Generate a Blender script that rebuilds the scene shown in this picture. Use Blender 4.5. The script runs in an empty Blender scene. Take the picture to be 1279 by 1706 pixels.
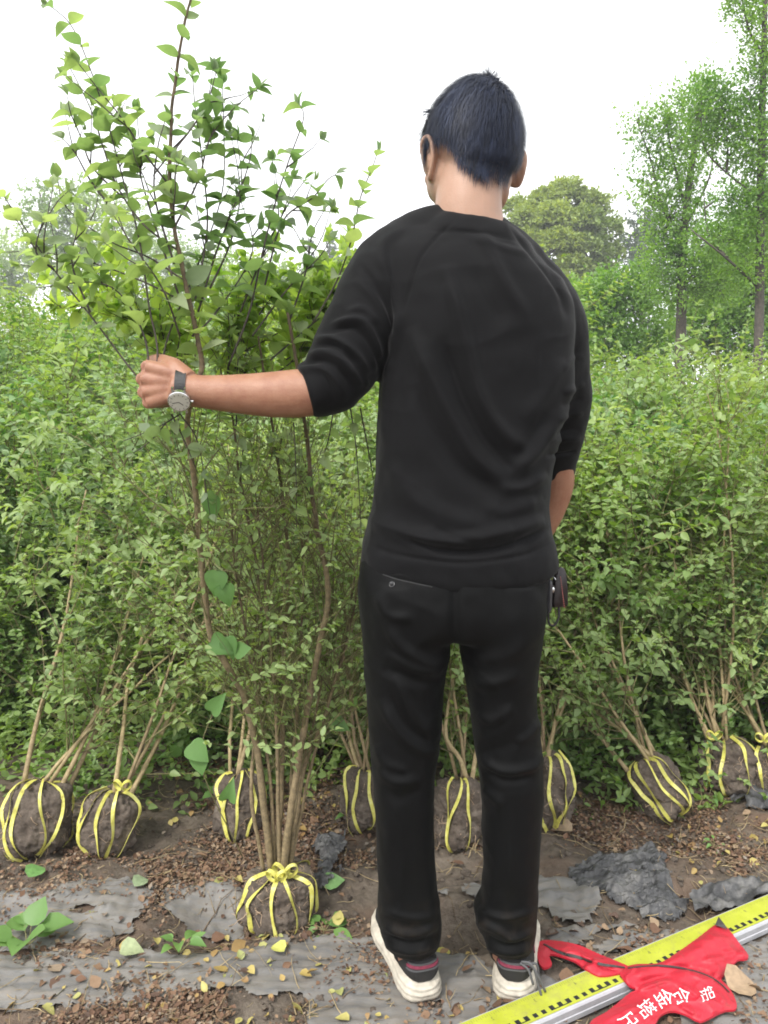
import bpy, bmesh, math, random
import numpy as np
from mathutils import Vector, Matrix

random.seed(7)
RNG = np.random.default_rng(11)
C = bpy.context.scene.collection
SC = bpy.context.scene
R = math.radians

# ------------------------------------------------------------------ camera
CAM_Z, PITCH, F, CX, CY = 1.157, R(7.0), 1281.0, 639.5, 853.0
cam_d = bpy.data.cameras.new("Camera")
cam_d.sensor_fit = 'VERTICAL'
cam_d.sensor_height = 36.0
cam_d.lens = 36.0 * F / 1706.0
cam_d.clip_start = 0.05
cam_d.clip_end = 2000
cam = bpy.data.objects.new("Camera", cam_d)
cam.location = (0, 0, CAM_Z)
cam.rotation_euler = (math.pi / 2 - PITCH, 0, 0)
C.objects.link(cam)
SC.camera = cam

# ------------------------------------------------------------------ sky, sun, exposure
SUN_EL, SUN_ROT = R(52), R(215)
world = bpy.data.worlds.new("World")
SC.world = world
world.use_nodes = True
wn, wl = world.node_tree.nodes, world.node_tree.links
wn.clear()
wo = wn.new('ShaderNodeOutputWorld')
bg = wn.new('ShaderNodeBackground')
sky = wn.new('ShaderNodeTexSky')
sky.sky_type = 'NISHITA'
sky.sun_disc = False
sky.sun_elevation = SUN_EL
sky.sun_rotation = SUN_ROT
sky.dust_density = 4.0
sky.air_density = 1.0
sky.ozone_density = 1.0
hs = wn.new('ShaderNodeHueSaturation')
hs.inputs['Saturation'].default_value = 0.12
hs.inputs['Value'].default_value = 1.0
mx = wn.new('ShaderNodeMix')
mx.data_type = 'RGBA'
mx.inputs[0].default_value = 0.75
mx.inputs[7].default_value = (8.6, 8.75, 8.9, 1)      # the even cloud layer
wl.new(sky.outputs[0], hs.inputs['Color'])
wl.new(hs.outputs[0], mx.inputs[6])
wl.new(mx.outputs[2], bg.inputs['Color'])
bg.inputs['Strength'].default_value = 0.15
wl.new(bg.outputs[0], wo.inputs[0])

sun_d = bpy.data.lights.new("Sun", 'SUN')
sun_d.energy = 2.0
sun_d.angle = R(12)
sun_d.color = (1.0, 0.96, 0.9)
sun = bpy.data.objects.new("Sun", sun_d)
sd = Vector((math.sin(SUN_ROT) * math.cos(SUN_EL), math.cos(SUN_ROT) * math.cos(SUN_EL), math.sin(SUN_EL)))
sun.rotation_euler = sd.to_track_quat('Z', 'Y').to_euler()
C.objects.link(sun)

SC.view_settings.view_transform = 'Standard'
SC.view_settings.look = 'None'
SC.view_settings.gamma = 1
SC.view_settings.exposure = 0.86
SC.render.engine = 'CYCLES'
SC.cycles.use_denoising = True
SC.cycles.filter_width = 1.8
SC.cycles.max_bounces = 8
SC.cycles.diffuse_bounces = 4
SC.cycles.transmission_bounces = 4
SC.cycles.transparent_max_bounces = 8
SC.cycles.caustics_reflective = False
SC.cycles.caustics_refractive = False

# ------------------------------------------------------------------ helpers
ct, st = math.cos(PITCH), math.sin(PITCH)

def at(px, py, Y):
    """photo pixel -> world point at ground distance Y in front of the camera"""
    xr, yr = (px - CX) / F, (CY - py) / F
    d = np.array((xr, ct + yr * st, -st + yr * ct))
    return np.array((0, 0, CAM_Z)) + d * (Y / d[1])

def on_ground(px, py, z=0.0):
    xr, yr = (px - CX) / F, (CY - py) / F
    d = np.array((xr, ct + yr * st, -st + yr * ct))
    return np.array((0, 0, CAM_Z)) + d * ((z - CAM_Z) / d[2])

def to_px(V):
    V = np.asarray(V)
    y, z = V[:, 1], V[:, 2] - CAM_Z
    dep = y * ct - z * st
    up = y * st + z * ct
    return CX + F * V[:, 0] / dep, CY - F * up / dep

def scale_at(py, Y):
    """metres per photo pixel at that pixel row and distance"""
    return np.linalg.norm(at(641, py, Y) - at(640, py, Y))

def norm(v):
    v = np.asarray(v, float)
    return v / (np.linalg.norm(v, axis=-1, keepdims=True) + 1e-12)

def _hash(ix, iy, iz, seed):
    h = (ix * 374761393 + iy * 668265263 + iz * 2147483647 + seed * 974634321) & 0xFFFFFFFF
    h = ((h ^ (h >> 13)) * 1274126177) & 0xFFFFFFFF
    h = h ^ (h >> 16)
    return (h & 0xFFFF) / 65535.0

def vnoise(p, seed=0):
    p = np.asarray(p, float)
    i = np.floor(p).astype(np.int64)
    f = p - i
    f = f * f * f * (f * (f * 6 - 15) + 10)
    out = 0
    for dx in (0, 1):
        for dy in (0, 1):
            for dz in (0, 1):
                w = (f[:, 0] if dx else 1 - f[:, 0]) * (f[:, 1] if dy else 1 - f[:, 1]) * (f[:, 2] if dz else 1 - f[:, 2])
                out = out + w * _hash(i[:, 0] + dx, i[:, 1] + dy, i[:, 2] + dz, seed)
    return out * 2 - 1

def fbm(p, oct=4, seed=0, gain=0.5):
    p = np.asarray(p, float)
    s, a = 0, 1.0
    for k in range(oct):
        s = s + a * vnoise(p * (2.0 ** k) + 17.3 * k, seed + k)
        a *= gain
    return s

def smooth(a, b, x):
    t = np.clip((x - a) / (b - a), 0, 1)
    return t * t * (3 - 2 * t)

class MB:
    """collects faces of any width; build() links them as one mesh object"""
    def __init__(s):
        s.V, s.F, s.A, s.M, s.n = [], [], [], [], 0

    def add(s, V, F, a=0.5, m=0):
        V = np.asarray(V, float)
        if len(V) == 0:
            return
        s.V.append(V)
        for f in (F if isinstance(F, list) else [F]):
            f = np.asarray(f, np.int64)
            s.F.append(f + s.n)
            s.M.append(np.full(len(f), m, np.int32))
        s.A.append(np.full(len(V), a, float) if np.isscalar(a) else np.asarray(a, float))
        s.n += len(V)

    def mesh(s, name, mats, smooth_=True):
        me = bpy.data.meshes.new(name)
        if not s.V:
            return me
        V = np.concatenate(s.V)
        loops = np.concatenate([f.ravel() for f in s.F])
        tot = np.concatenate([np.full(len(f), f.shape[1], np.int32) for f in s.F])
        start = np.concatenate([[0], np.cumsum(tot)[:-1]]).astype(np.int32)
        me.vertices.add(len(V)); me.vertices.foreach_set('co', V.ravel().astype(np.float32))
        me.loops.add(len(loops)); me.loops.foreach_set('vertex_index', loops.astype(np.int32))
        me.polygons.add(len(tot))
        me.polygons.foreach_set('loop_start', start)
        me.polygons.foreach_set('loop_total', tot)
        me.polygons.foreach_set('material_index', np.concatenate(s.M))
        me.polygons.foreach_set('use_smooth', np.full(len(tot), smooth_, bool))
        at_ = me.attributes.new('rnd', 'FLOAT', 'POINT')
        at_.data.foreach_set('value', np.concatenate(s.A).astype(np.float32))
        for m in (mats if isinstance(mats, (list, tuple)) else [mats]):
            me.materials.append(m)
        me.update(calc_edges=True)
        me.validate()
        return me

    def build(s, name, mats, parent=None, smooth_=True):
        return link(name, s.mesh(name, mats, smooth_), parent)

def link(name, me, parent=None):
    o = bpy.data.objects.new(name, me)
    C.objects.link(o)
    if parent is not None:
        o.parent = parent
        o.matrix_parent_inverse = Matrix.Translation(parent.location).inverted()
    return o

def tag(o, label=None, cat=None, group=None, kind=None):
    if label: o['label'] = label
    if cat: o['category'] = cat
    if group: o['group'] = group
    if kind: o['kind'] = kind
    return o

def thing(name, label, cat, loc=(0, 0, 0), group=None):
    o = bpy.data.objects.new(name, None)
    o.empty_display_size = 0.1
    C.objects.link(o)
    o.location = tuple(float(v) for v in loc)
    return tag(o, label, cat, group)

def frames(P):
    P = np.asarray(P, float)
    T = norm(np.gradient(P, axis=0))
    u = np.cross(T[0], (0, 0, 1.0))
    if np.linalg.norm(u) < 1e-3:
        u = np.cross(T[0], (0, 1.0, 0))
    U = np.empty_like(P)
    u = norm(u)
    for i in range(len(P)):
        u = u - T[i] * np.dot(u, T[i])
        u = u / (np.linalg.norm(u) + 1e-12)
        U[i] = u
    return T, U, np.cross(T, U)

def tube(P, r, n=6, caps=True):
    P = np.asarray(P, float)
    k = len(P)
    r = np.broadcast_to(np.asarray(r, float), (k,))
    T, U, W = frames(P)
    th = np.arange(n) * 2 * np.pi / n
    V = (P[:, None] + r[:, None, None] * (np.cos(th)[None, :, None] * U[:, None] + np.sin(th)[None, :, None] * W[:, None])).reshape(-1, 3)
    i = np.arange(k - 1)[:, None] * n
    j = np.arange(n)[None]
    j2 = (j + 1) % n
    Q = np.stack([i + j, i + j2, i + n + j2, i + n + j], -1).reshape(-1, 4)
    Fs = [Q]
    if caps:
        Fs.append(np.arange(n)[::-1][None])
        Fs.append((np.arange(n) + (k - 1) * n)[None])
    return V, Fs

def loft(rings):
    k, n = len(rings), len(rings[0])
    V = np.concatenate(rings)
    i = np.arange(k - 1)[:, None] * n
    j = np.arange(n)[None]
    j2 = (j + 1) % n
    Q = np.stack([i + j, i + j2, i + n + j2, i + n + j], -1).reshape(-1, 4)
    return V, [Q, np.arange(n)[::-1][None], (np.arange(n) + (k - 1) * n)[None]]

def spline(P, m):
    """Catmull-Rom through P (any width of rows), m samples"""
    P = np.asarray(P, float)
    Q = np.concatenate([[2 * P[0] - P[1]], P, [2 * P[-1] - P[-2]]])
    t = np.linspace(0, len(P) - 1, m)
    i = np.clip(np.floor(t).astype(int), 0, len(P) - 2)
    f = (t - i)[:, None]
    a, b, c, d = Q[i], Q[i + 1], Q[i + 2], Q[i + 3]
    return 0.5 * (2 * b + (c - a) * f + (2 * a - 5 * b + 4 * c - d) * f ** 2 + (3 * b - a - 3 * c + d) * f ** 3)

def ellipsoid(c, r, n=24, m=16, Rm=None):
    th = np.linspace(0, np.pi, m + 1)[1:-1]
    ph = np.arange(n) * 2 * np.pi / n
    P = np.stack([np.sin(th)[:, None] * np.cos(ph), np.sin(th)[:, None] * np.sin(ph), np.cos(th)[:, None] * np.ones(n)], -1).reshape(-1, 3)
    P = np.concatenate([[[0, 0, 1.0]], P, [[0, 0, -1.0]]])
    V = P * np.asarray(r)
    if Rm is not None:
        V = V @ np.asarray(Rm).T
    V = V + np.asarray(c)
    j = np.arange(n); j2 = (j + 1) % n
    T1 = np.stack([np.zeros(n, int), 1 + j, 1 + j2], -1)
    b = 1 + (m - 2) * n
    T2 = np.stack([np.full(n, b + n), b + j2, b + j], -1)[:, :]
    T2[:, 1:] -= 0
    i = np.arange(m - 2)[:, None] * n
    Q = (np.stack([i + j, i + n + j, i + n + j2, i + j2], -1).reshape(-1, 4) + 1)
    T2 = np.stack([np.full(n, len(V) - 1), 1 + (m - 2) * n + j2, 1 + (m - 2) * n + j], -1)
    return V, [T1, Q, T2]

def box_verts(c, ax, ay, az):
    c = np.asarray(c)
    V = np.array([c + sx * np.asarray(ax) + sy * np.asarray(ay) + sz * np.asarray(az) for sx in (-1, 1) for sy in (-1, 1) for sz in (-1, 1)])
    Fc = np.array([[0, 1, 3, 2], [4, 6, 7, 5], [0, 4, 5, 1], [2, 3, 7, 6], [0, 2, 6, 4], [1, 5, 7, 3]])
    return V, Fc

def voxel(mb, size, smooth_it=4, lam=0.5):
    """one closed skin over everything in mb: (V, quads)"""
    me = mb.mesh('tmp', [], True)
    o = bpy.data.objects.new('tmp', me)
    C.objects.link(o)
    md = o.modifiers.new('r', 'REMESH')
    md.mode = 'VOXEL'
    md.voxel_size = size
    dg = bpy.context.evaluated_depsgraph_get()
    dg.update()
    ev = o.evaluated_get(dg)
    m2 = bpy.data.meshes.new_from_object(ev)
    V = np.empty(len(m2.vertices) * 3, np.float32); m2.vertices.foreach_get('co', V)
    V = V.reshape(-1, 3).astype(float)
    L = np.empty(len(m2.loops), np.int32); m2.loops.foreach_get('vertex_index', L)
    Q = L.reshape(-1, 4).astype(np.int64)
    bpy.data.objects.remove(o); bpy.data.meshes.remove(me); bpy.data.meshes.remove(m2)
    return lap(V, Q, smooth_it, lam), Q

def lap(V, Q, it, lam=0.5, w=None):
    E = np.concatenate([Q[:, [0, 1]], Q[:, [1, 2]], Q[:, [2, 3]], Q[:, [3, 0]]])
    n = len(V)
    deg = np.bincount(E[:, 0], minlength=n) + np.bincount(E[:, 1], minlength=n)
    deg = np.maximum(deg, 1)
    for k in range(it):
        S = np.stack([np.bincount(E[:, 0], V[E[:, 1], c], n) + np.bincount(E[:, 1], V[E[:, 0], c], n) for c in range(3)], -1) / deg[:, None]
        d = lam * (S - V)
        V = V + (d if w is None else d * w[:, None])
    return V

def vnormals(V, Q):
    fn = np.cross(V[Q[:, 2]] - V[Q[:, 0]], V[Q[:, 3]] - V[Q[:, 1]])
    N = np.zeros_like(V)
    for k in range(4):
        for c in range(3):
            N[:, c] += np.bincount(Q[:, k], fn[:, c], len(V))
    return norm(N)

def poly_dist(x, y, pts):
    """distance to a pixel polyline and the fraction along it"""
    pts = np.asarray(pts, float)
    L = np.concatenate([[0], np.cumsum(np.linalg.norm(np.diff(pts, axis=0), axis=1))])
    best = np.full(len(x), 1e9); tt = np.zeros(len(x))
    for i in range(len(pts) - 1):
        a, b = pts[i], pts[i + 1]
        d = b - a
        l2 = d @ d
        t = np.clip(((x - a[0]) * d[0] + (y - a[1]) * d[1]) / l2, 0, 1)
        dd = np.hypot(x - a[0] - t * d[0], y - a[1] - t * d[1])
        m = dd < best
        best[m] = dd[m]
        tt[m] = ((L[i] + t * (L[i + 1] - L[i])) / L[-1])[m]
    return best, tt

def folds(V, Q, ridges, FOLD=1.25):
    """sculpt cloth folds (real displacement) along hand-laid lines on the side of the body that faces -y"""
    N = vnormals(V, Q)
    x, y = to_px(V)
    D = np.zeros(len(V))
    face = smooth(0.25, -0.25, N[:, 1])
    for pts, w, amp in ridges:
        if len(pts) > 2:
            pts = spline(pts, len(pts) * 5)
        d, t = poly_dist(x, y, pts)
        end = np.clip(np.minimum(t, 1 - t) * 5, 0, 1) ** 0.7
        D += FOLD * amp * 1e-3 * np.exp(-(d / w) ** 2) * end
    return V + N * (D * face)[:, None]

# ------------------------------------------------------------------ node helpers
def mat(name):
    m = bpy.data.materials.new(name)
    m.use_nodes = True
    nt = m.node_tree
    return m, nt.nodes, nt.links, nt.nodes['Principled BSDF']

def ramp(n, stops):
    r = n.new('ShaderNodeValToRGB')
    el = r.color_ramp.elements
    while len(el) > 1:
        el.remove(el[-1])
    el[0].position, el[0].color = stops[0][0], (*stops[0][1], 1)
    for p, c in stops[1:]:
        e = el.new(p); e.color = (*c, 1)
    return r

def noise_tex(n, l, scale, detail=4, rough=0.6, vec=None, dist=0.0):
    t = n.new('ShaderNodeTexNoise')
    t.inputs['Scale'].default_value = scale
    t.inputs['Detail'].default_value = detail
    t.inputs['Roughness'].default_value = rough
    t.inputs['Distortion'].default_value = dist
    if vec is None:
        g = n.new('ShaderNodeNewGeometry'); vec = g.outputs['Position']
    l.new(vec, t.inputs['Vector'])
    return t

def mixc(n, l, f, a, b, mode='MIX'):
    m = n.new('ShaderNodeMix'); m.data_type = 'RGBA'; m.blend_type = mode
    for idx, v in ((0, f), (6, a), (7, b)):
        if isinstance(v, (int, float)):
            m.inputs[idx].default_value = v
        elif isinstance(v, tuple):
            m.inputs[idx].default_value = (*v, 1)
        else:
            l.new(v, m.inputs[idx])
    return m.outputs[2]

def bump(n, l, p, h, dist=0.002, strength=0.6):
    b = n.new('ShaderNodeBump')
    b.inputs['Strength'].default_value = strength
    b.inputs['Distance'].default_value = dist
    l.new(h, b.inputs['Height']); l.new(b.outputs[0], p.inputs['Normal'])
    return b

def plain(name, col, rough=0.5, metal=0.0, var=0.12, scale=40, bmp=0.0, bscale=300):
    m, n, l, p = mat(name)
    t = noise_tex(n, l, scale)
    c2 = tuple(min(1, c * (1 + var)) for c in col); c1 = tuple(c * (1 - var) for c in col)
    l.new(ramp_of(n, l, t.outputs[0], [(0.3, c1), (0.7, c2)]), p.inputs['Base Color'])
    p.inputs['Roughness'].default_value = rough
    p.inputs['Metallic'].default_value = metal
    if bmp:
        bump(n, l, p, noise_tex(n, l, bscale, 3).outputs[0], bmp)
    return m

def ramp_of(n, l, sock, stops):
    r = ramp(n, stops); l.new(sock, r.inputs[0]); return r.outputs[0]

def leaf_mat(name, dark, light, under, transl=0.3, rough=0.45, tcol=None):
    m, n, l, p = mat(name)
    a = n.new('ShaderNodeAttribute'); a.attribute_name = 'rnd'
    col = ramp_of(n, l, a.outputs['Fac'], [(0.0, dark), (0.55, tuple((x + y) / 2 for x, y in zip(dark, light))), (1.0, light)])
    t = noise_tex(n, l, 90, 2)
    col = mixc(n, l, 0.25, col, ramp_of(n, l, t.outputs[0], [(0.3, (0.55, 0.6, 0.5)), (0.7, (1, 1, 0.95))]), 'MULTIPLY')
    g = n.new('ShaderNodeNewGeometry')
    col2 = mixc(n, l, g.outputs['Backfacing'], col, mixc(n, l, 0.6, col, under))
    l.new(col2, p.inputs['Base Color'])
    p.inputs['Roughness'].default_value = rough
    p.inputs['Specular IOR Level'].default_value = 0.35
    tr = n.new('ShaderNodeBsdfTranslucent')
    hsv = n.new('ShaderNodeHueSaturation')
    hsv.inputs['Saturation'].default_value = 1.15; hsv.inputs['Value'].default_value = 1.5
    hsv.inputs['Hue'].default_value = 0.485
    l.new(col, hsv.inputs['Color']); l.new(hsv.outputs[0], tr.inputs['Color'])
    ms = n.new('ShaderNodeMixShader'); ms.inputs[0].default_value = transl
    l.new(p.outputs[0], ms.inputs[1]); l.new(tr.outputs[0], ms.inputs[2])
    l.new(ms.outputs[0], n['Material Output'].inputs[0])
    return m

def bark_mat(name, dark, light, scale=60):
    m, n, l, p = mat(name)
    t = noise_tex(n, l, scale, 5, 0.7)
    a = n.new('ShaderNodeAttribute'); a.attribute_name = 'rnd'
    c = ramp_of(n, l, t.outputs[0], [(0.3, dark), (0.68, light)])
    c = mixc(n, l, a.outputs['Fac'], mixc(n, l, 1.0, c, (0.34, 0.29, 0.32), 'MULTIPLY'), c)
    l.new(c, p.inputs['Base Color'])
    p.inputs['Roughness'].default_value = 0.8
    bump(n, l, p, t.outputs[0], 0.003, 0.7)
    return m

# ------------------------------------------------------------------ materials
M = {}
M['leaf_held'] = leaf_mat('leaf_held', (0.15, 0.255, 0.095), (0.35, 0.46, 0.16), (0.34, 0.38, 0.28), 0.54)
M['leaf_young'] = leaf_mat('leaf_young', (0.18, 0.32, 0.07), (0.42, 0.55, 0.14), (0.36, 0.45, 0.2), 0.54)
M['leaf_hedge'] = leaf_mat('leaf_hedge', (0.095, 0.22, 0.04), (0.30, 0.43, 0.10), (0.28, 0.37, 0.16), 0.42)
M['leaf_laid'] = leaf_mat('leaf_laid', (0.145, 0.26, 0.06), (0.36, 0.48, 0.14), (0.31, 0.39, 0.19), 0.42)
M['leaf_hedge_dark'] = leaf_mat('leaf_hedge_dark', (0.075, 0.19, 0.05), (0.20, 0.36, 0.10), (0.24, 0.34, 0.18), 0.38)
M['leaf_hedge_pale'] = leaf_mat('leaf_hedge_pale', (0.125, 0.24, 0.065), (0.31, 0.43, 0.15), (0.3, 0.39, 0.22), 0.4)
M['leaf_far'] = leaf_mat('leaf_far', (0.155, 0.285, 0.045), (0.38, 0.49, 0.11), (0.3, 0.42, 0.16), 0.42)
M['leaf_camphor'] = leaf_mat('leaf_camphor', (0.10, 0.175, 0.03), (0.38, 0.47, 0.10), (0.25, 0.33, 0.11), 0.33)
M['leaf_tree'] = leaf_mat('leaf_tree', (0.105, 0.24, 0.045), (0.27, 0.45, 0.095), (0.25, 0.37, 0.15), 0.48)
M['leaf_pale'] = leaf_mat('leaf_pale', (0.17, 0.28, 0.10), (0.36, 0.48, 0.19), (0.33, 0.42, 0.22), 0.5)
M['leaf_conifer'] = leaf_mat('leaf_conifer', (0.05, 0.09, 0.045), (0.11, 0.17, 0.08), (0.12, 0.16, 0.1), 0.25)
M['leaf_vine'] = leaf_mat('leaf_vine', (0.06, 0.15, 0.035), (0.11, 0.23, 0.05), (0.16, 0.3, 0.1), 0.35)
M['leaf_weed'] = leaf_mat('leaf_weed', (0.06, 0.17, 0.03), (0.17, 0.32, 0.06), (0.18, 0.3, 0.1), 0.3)
M['bark_held'] = bark_mat('bark_held', (0.12, 0.09, 0.05), (0.31, 0.24, 0.135), 90)
M['bark_tan'] = bark_mat('bark_tan', (0.24, 0.18, 0.09), (0.5, 0.4, 0.22), 70)
M['bark_dark'] = bark_mat('bark_dark', (0.05, 0.04, 0.035), (0.13, 0.11, 0.09), 30)
M['twig_dark'] = bark_mat('twig_dark', (0.055, 0.045, 0.042), (0.13, 0.11, 0.085), 120)
M['twig_green'] = bark_mat('twig_green', (0.13, 0.13, 0.05), (0.3, 0.28, 0.12), 90)
# ------------------------------------------------------------------ plants: generators
def _tmpl(st):
    """leaf blade: stations (along, half width, sag); folded along the midrib"""
    V, Fq, Ft = [(0, 0, 0)], [], []
    for a, w, s in st:
        V += [(a, -w, s + w * 0.35), (a, 0, s), (a, w, s + w * 0.35)]
    k = len(st)
    V.append((1.0, 0, st[-1][2] * 1.35))
    Ft += [(0, 2, 1), (0, 3, 2)]
    for i in range(k - 1):
        a = 1 + 3 * i; b = a + 3
        Fq += [(a, a + 1, b + 1, b), (a + 1, a + 2, b + 2, b + 1)]
    a = 1 + 3 * (k - 1); t = len(V) - 1
    Ft += [(a, a + 1, t), (a + 1, a + 2, t)]
    return np.array(V, float), np.array(Fq, np.int64).reshape(-1, 4), np.array(Ft, np.int64)

T_HI = _tmpl([(0.06, 0.10, 0.0), (0.17, 0.215, -0.006), (0.32, 0.285, -0.02), (0.50, 0.29, -0.05), (0.68, 0.225, -0.095), (0.84, 0.115, -0.145)])
T_MID = _tmpl([(0.14, 0.18, 0.0), (0.42, 0.29, -0.04), (0.74, 0.18, -0.11)])
T_LO = _tmpl([(0.45, 0.28, -0.05)])

def add_leaves(mb, P, D, N, L, T=T_HI, rnd=None, width=1.0):
    P, D, N = np.asarray(P, float), norm(D), np.asarray(N, float)
    k = len(P)
    if k == 0:
        return
    N = norm(N - D * np.sum(N * D, 1, keepdims=True))
    S = np.cross(N, D)
    L = np.broadcast_to(np.asarray(L, float), (k,))
    tv, tq, tt = T
    curl = RNG.uniform(0.3, 2.6, k)
    wd = width * RNG.uniform(0.85, 1.2, k)
    V = P[:, None] + L[:, None, None] * (tv[None, :, 0:1] * D[:, None] + wd[:, None, None] * tv[None, :, 1:2] * S[:, None]
                                         + curl[:, None, None] * tv[None, :, 2:3] * N[:, None])
    m = len(tv)
    off = (np.arange(k) * m)[:, None, None]
    Fs = []
    if len(tq):
        Fs.append((tq[None] + off).reshape(-1, 4))
    Fs.append((tt[None] + off).reshape(-1, 3))
    if rnd is None:
        rnd = RNG.uniform(0, 1, k)
    mb.add(V.reshape(-1, 3), Fs, np.repeat(rnd, m))

def wander(base, d, length, n=6, wob=0.12, up=0.0, droop=0.0):
    P = [np.asarray(base, float)]
    d = norm(d)
    s = length / (n - 1)
    for i in range(n - 1):
        d = norm(d + RNG.normal(0, wob, 3) + np.array((0, 0, up - droop * i / n)))
        P.append(P[-1] + d * s)
    return np.array(P)

def along(P, t):
    L = np.concatenate([[0], np.cumsum(np.linalg.norm(np.diff(P, axis=0), axis=1))])
    x = np.atleast_1d(t) * L[-1]
    return np.stack([np.interp(x, L, P[:, c]) for c in range(3)], -1), L[-1]

def pair_leaves(acc, P, t0, spacing, size, jit=0.35, skip=0.06, upw=0.7, tip=True):
    """opposite leaf pairs along a twig"""
    _, L = along(P, 0)
    k = max(1, int(L * (1 - t0) / spacing))
    t = np.linspace(t0, 0.985, k)
    Q, _ = along(P, t)
    Q2, _ = along(P, np.minimum(1, t + 0.02)); Q1, _ = along(P, np.maximum(0, t - 0.02))
    T = norm(Q2 - Q1)
    ref = norm(np.cross(T, norm(RNG.normal(0, 1, 3))[None]))
    b = np.cross(T, ref)
    ang = RNG.uniform(0, 3.1) + np.arange(k) * (np.pi / 2) * (RNG.random() < 0.5) + RNG.normal(0, 0.3, k)
    side = np.cos(ang)[:, None] * ref + np.sin(ang)[:, None] * b
    side[:, 2] *= 0.55
    side = norm(side)
    up = np.array((0, 0, 1.0))
    sz = size * (1.05 - 0.38 * t ** 3)
    for s in (-1, 1):
        keep = RNG.random(k) > skip
        D = norm(T * RNG.uniform(0.25, 0.75, (k, 1)) + s * side + RNG.normal(0, jit * 0.4, (k, 3)) - up * RNG.uniform(0, 0.25, (k, 1)))
        N = norm(up * upw + T * 0.25 + RNG.normal(0, jit, (k, 3)))
        acc.append((Q[keep], D[keep], N[keep], (sz * RNG.uniform(0.7, 1.2, k))[keep]))
    if tip:
        for a in (0.25, -0.25):
            acc.append((P[-1:], norm(T[-1:] + a * side[-1:]), norm(ref[:1] + up * 0.3), np.array([size * 0.55])))

def flush(mb, acc, T, tone=None, width=1.0):
    if not acc:
        return
    P = np.concatenate([a[0] for a in acc]); D = np.concatenate([a[1] for a in acc])
    N = np.concatenate([a[2] for a in acc]); L = np.concatenate([a[3] for a in acc])
    # young growth is paler: colour goes by clump and by chance
    r = np.clip(0.5 + 0.55 * vnoise(P * 4.0, 5) + RNG.normal(0, 0.2, len(P)), 0, 1)
    if tone is not None:
        r = np.clip(r * 0.6 + tone, 0, 1)
    add_leaves(mb, P, D, N, L, T, r, width)

def in_man(P):
    """does a twig enter the space the man, his arm or his fist take up?"""
    a = (P[:, 0] > -.09) & (P[:, 0] < .42) & (P[:, 1] > 1.2) & (P[:, 1] < 1.64)
    b = (P[:, 0] > -.50) & (P[:, 0] < 0) & (P[:, 1] < 1.43) & (P[:, 1] > 1.0) & (np.abs(P[:, 2] - 1.215) < .075)
    return bool(np.any(a | b))

def clothe(stems, mb_twig, acc, nb=10, bl=(0.25, 0.5), nt=4, tl=(0.1, 0.22), size=0.032, spacing=0.026, t0=0.3, ang=(0.5, 0.95), r=0.0035, up=0.1, t_sides=4, leaf_from=0.25, upw=0.7, leafy=1.0):
    """branches, twigs and leaf pairs on given main stems"""
    for P in stems:
        for t in np.sort(RNG.uniform(t0, 0.98, nb)):
            q, L = along(P, [t, min(1, t + 0.03)])
            T = norm(q[1] - q[0] + 1e-6)
            side = norm(np.cross(T, norm(RNG.normal(0, 1, 3))))
            a = RNG.uniform(*ang)
            d = T * math.cos(a) + side * math.sin(a)
            bl_ = RNG.uniform(*bl) * (1.1 - 0.5 * t)
            B = wander(q[0], d, bl_, 6, 0.10, up)
            if in_man(B):
                continue
            mb_twig.add(*tube(B, np.linspace(r, r * 0.3, 6), t_sides, False), a=RNG.uniform(0.2, 1))
            if RNG.random() < leafy:
                pair_leaves(acc, B, leaf_from, spacing, size, upw=upw)
            for tt in RNG.uniform(0.2, 0.95, nt):
                q2, _ = along(B, [tt, min(1, tt + 0.05)])
                T2 = norm(q2[1] - q2[0] + 1e-6)
                s2 = norm(np.cross(T2, norm(RNG.normal(0, 1, 3))))
                a2 = RNG.uniform(*ang)
                W = wander(q2[0], T2 * math.cos(a2) + s2 * math.sin(a2), RNG.uniform(*tl), 4, 0.12, up)
                if in_man(W):
                    continue
                mb_twig.add(*tube(W, np.linspace(r * 0.5, r * 0.2, 4), 3, False), a=RNG.uniform(0.2, 1))
                if RNG.random() < leafy:
                    pair_leaves(acc, W, 0.12, spacing, size, upw=upw)
        if RNG.random() < leafy:
            pair_leaves(acc, P, 0.72, spacing * 1.1, size, upw=upw)

def shrub_meshes(h, n_stems, spread, size, T, leafmat, barkmat, nb, nt, spacing, seed, low=0.12, flat=0.25):
    """a standing shrub at the origin: (stems mesh, foliage mesh)"""
    sm, fm, acc = MB(), MB(), []
    stems = []
    for k in range(n_stems):
        a = k * 2.4 + RNG.uniform(0, 0.8)
        tilt = RNG.uniform(0.05, spread)
        d = np.array((math.cos(a) * math.sin(tilt), math.sin(a) * math.sin(tilt), math.cos(tilt)))
        b = np.array((math.cos(a), math.sin(a), 0)) * RNG.uniform(0, 0.05)
        P = wander(b, d, h * RNG.uniform(0.78, 1.05), 9, 0.07, 0.03)
        stems.append(P)
        sm.add(*tube(P, np.linspace(0.009, 0.002, 9), 5, False), a=RNG.uniform(0.3, 1))
    clothe(stems, sm, acc, nb=nb, nt=nt, size=size, spacing=spacing, t0=low, bl=(0.2 * h, 0.34 * h), tl=(0.08 * h, 0.16 * h))
    flush(fm, acc, T)
    return sm.mesh('stems', barkmat), fm.mesh('foliage', leafmat)

def put(name, meshes, part_names, loc, rz, label, cat, group, sc=1.0):
    o = thing(name, label, cat, loc, group)
    o.rotation_euler = (0, 0, rz)
    o.scale = (sc, sc, sc)
    for me, pn in zip(meshes, part_names):
        c = bpy.data.objects.new(pn, me)
        C.objects.link(c)
        c.parent = o
    return o

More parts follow.
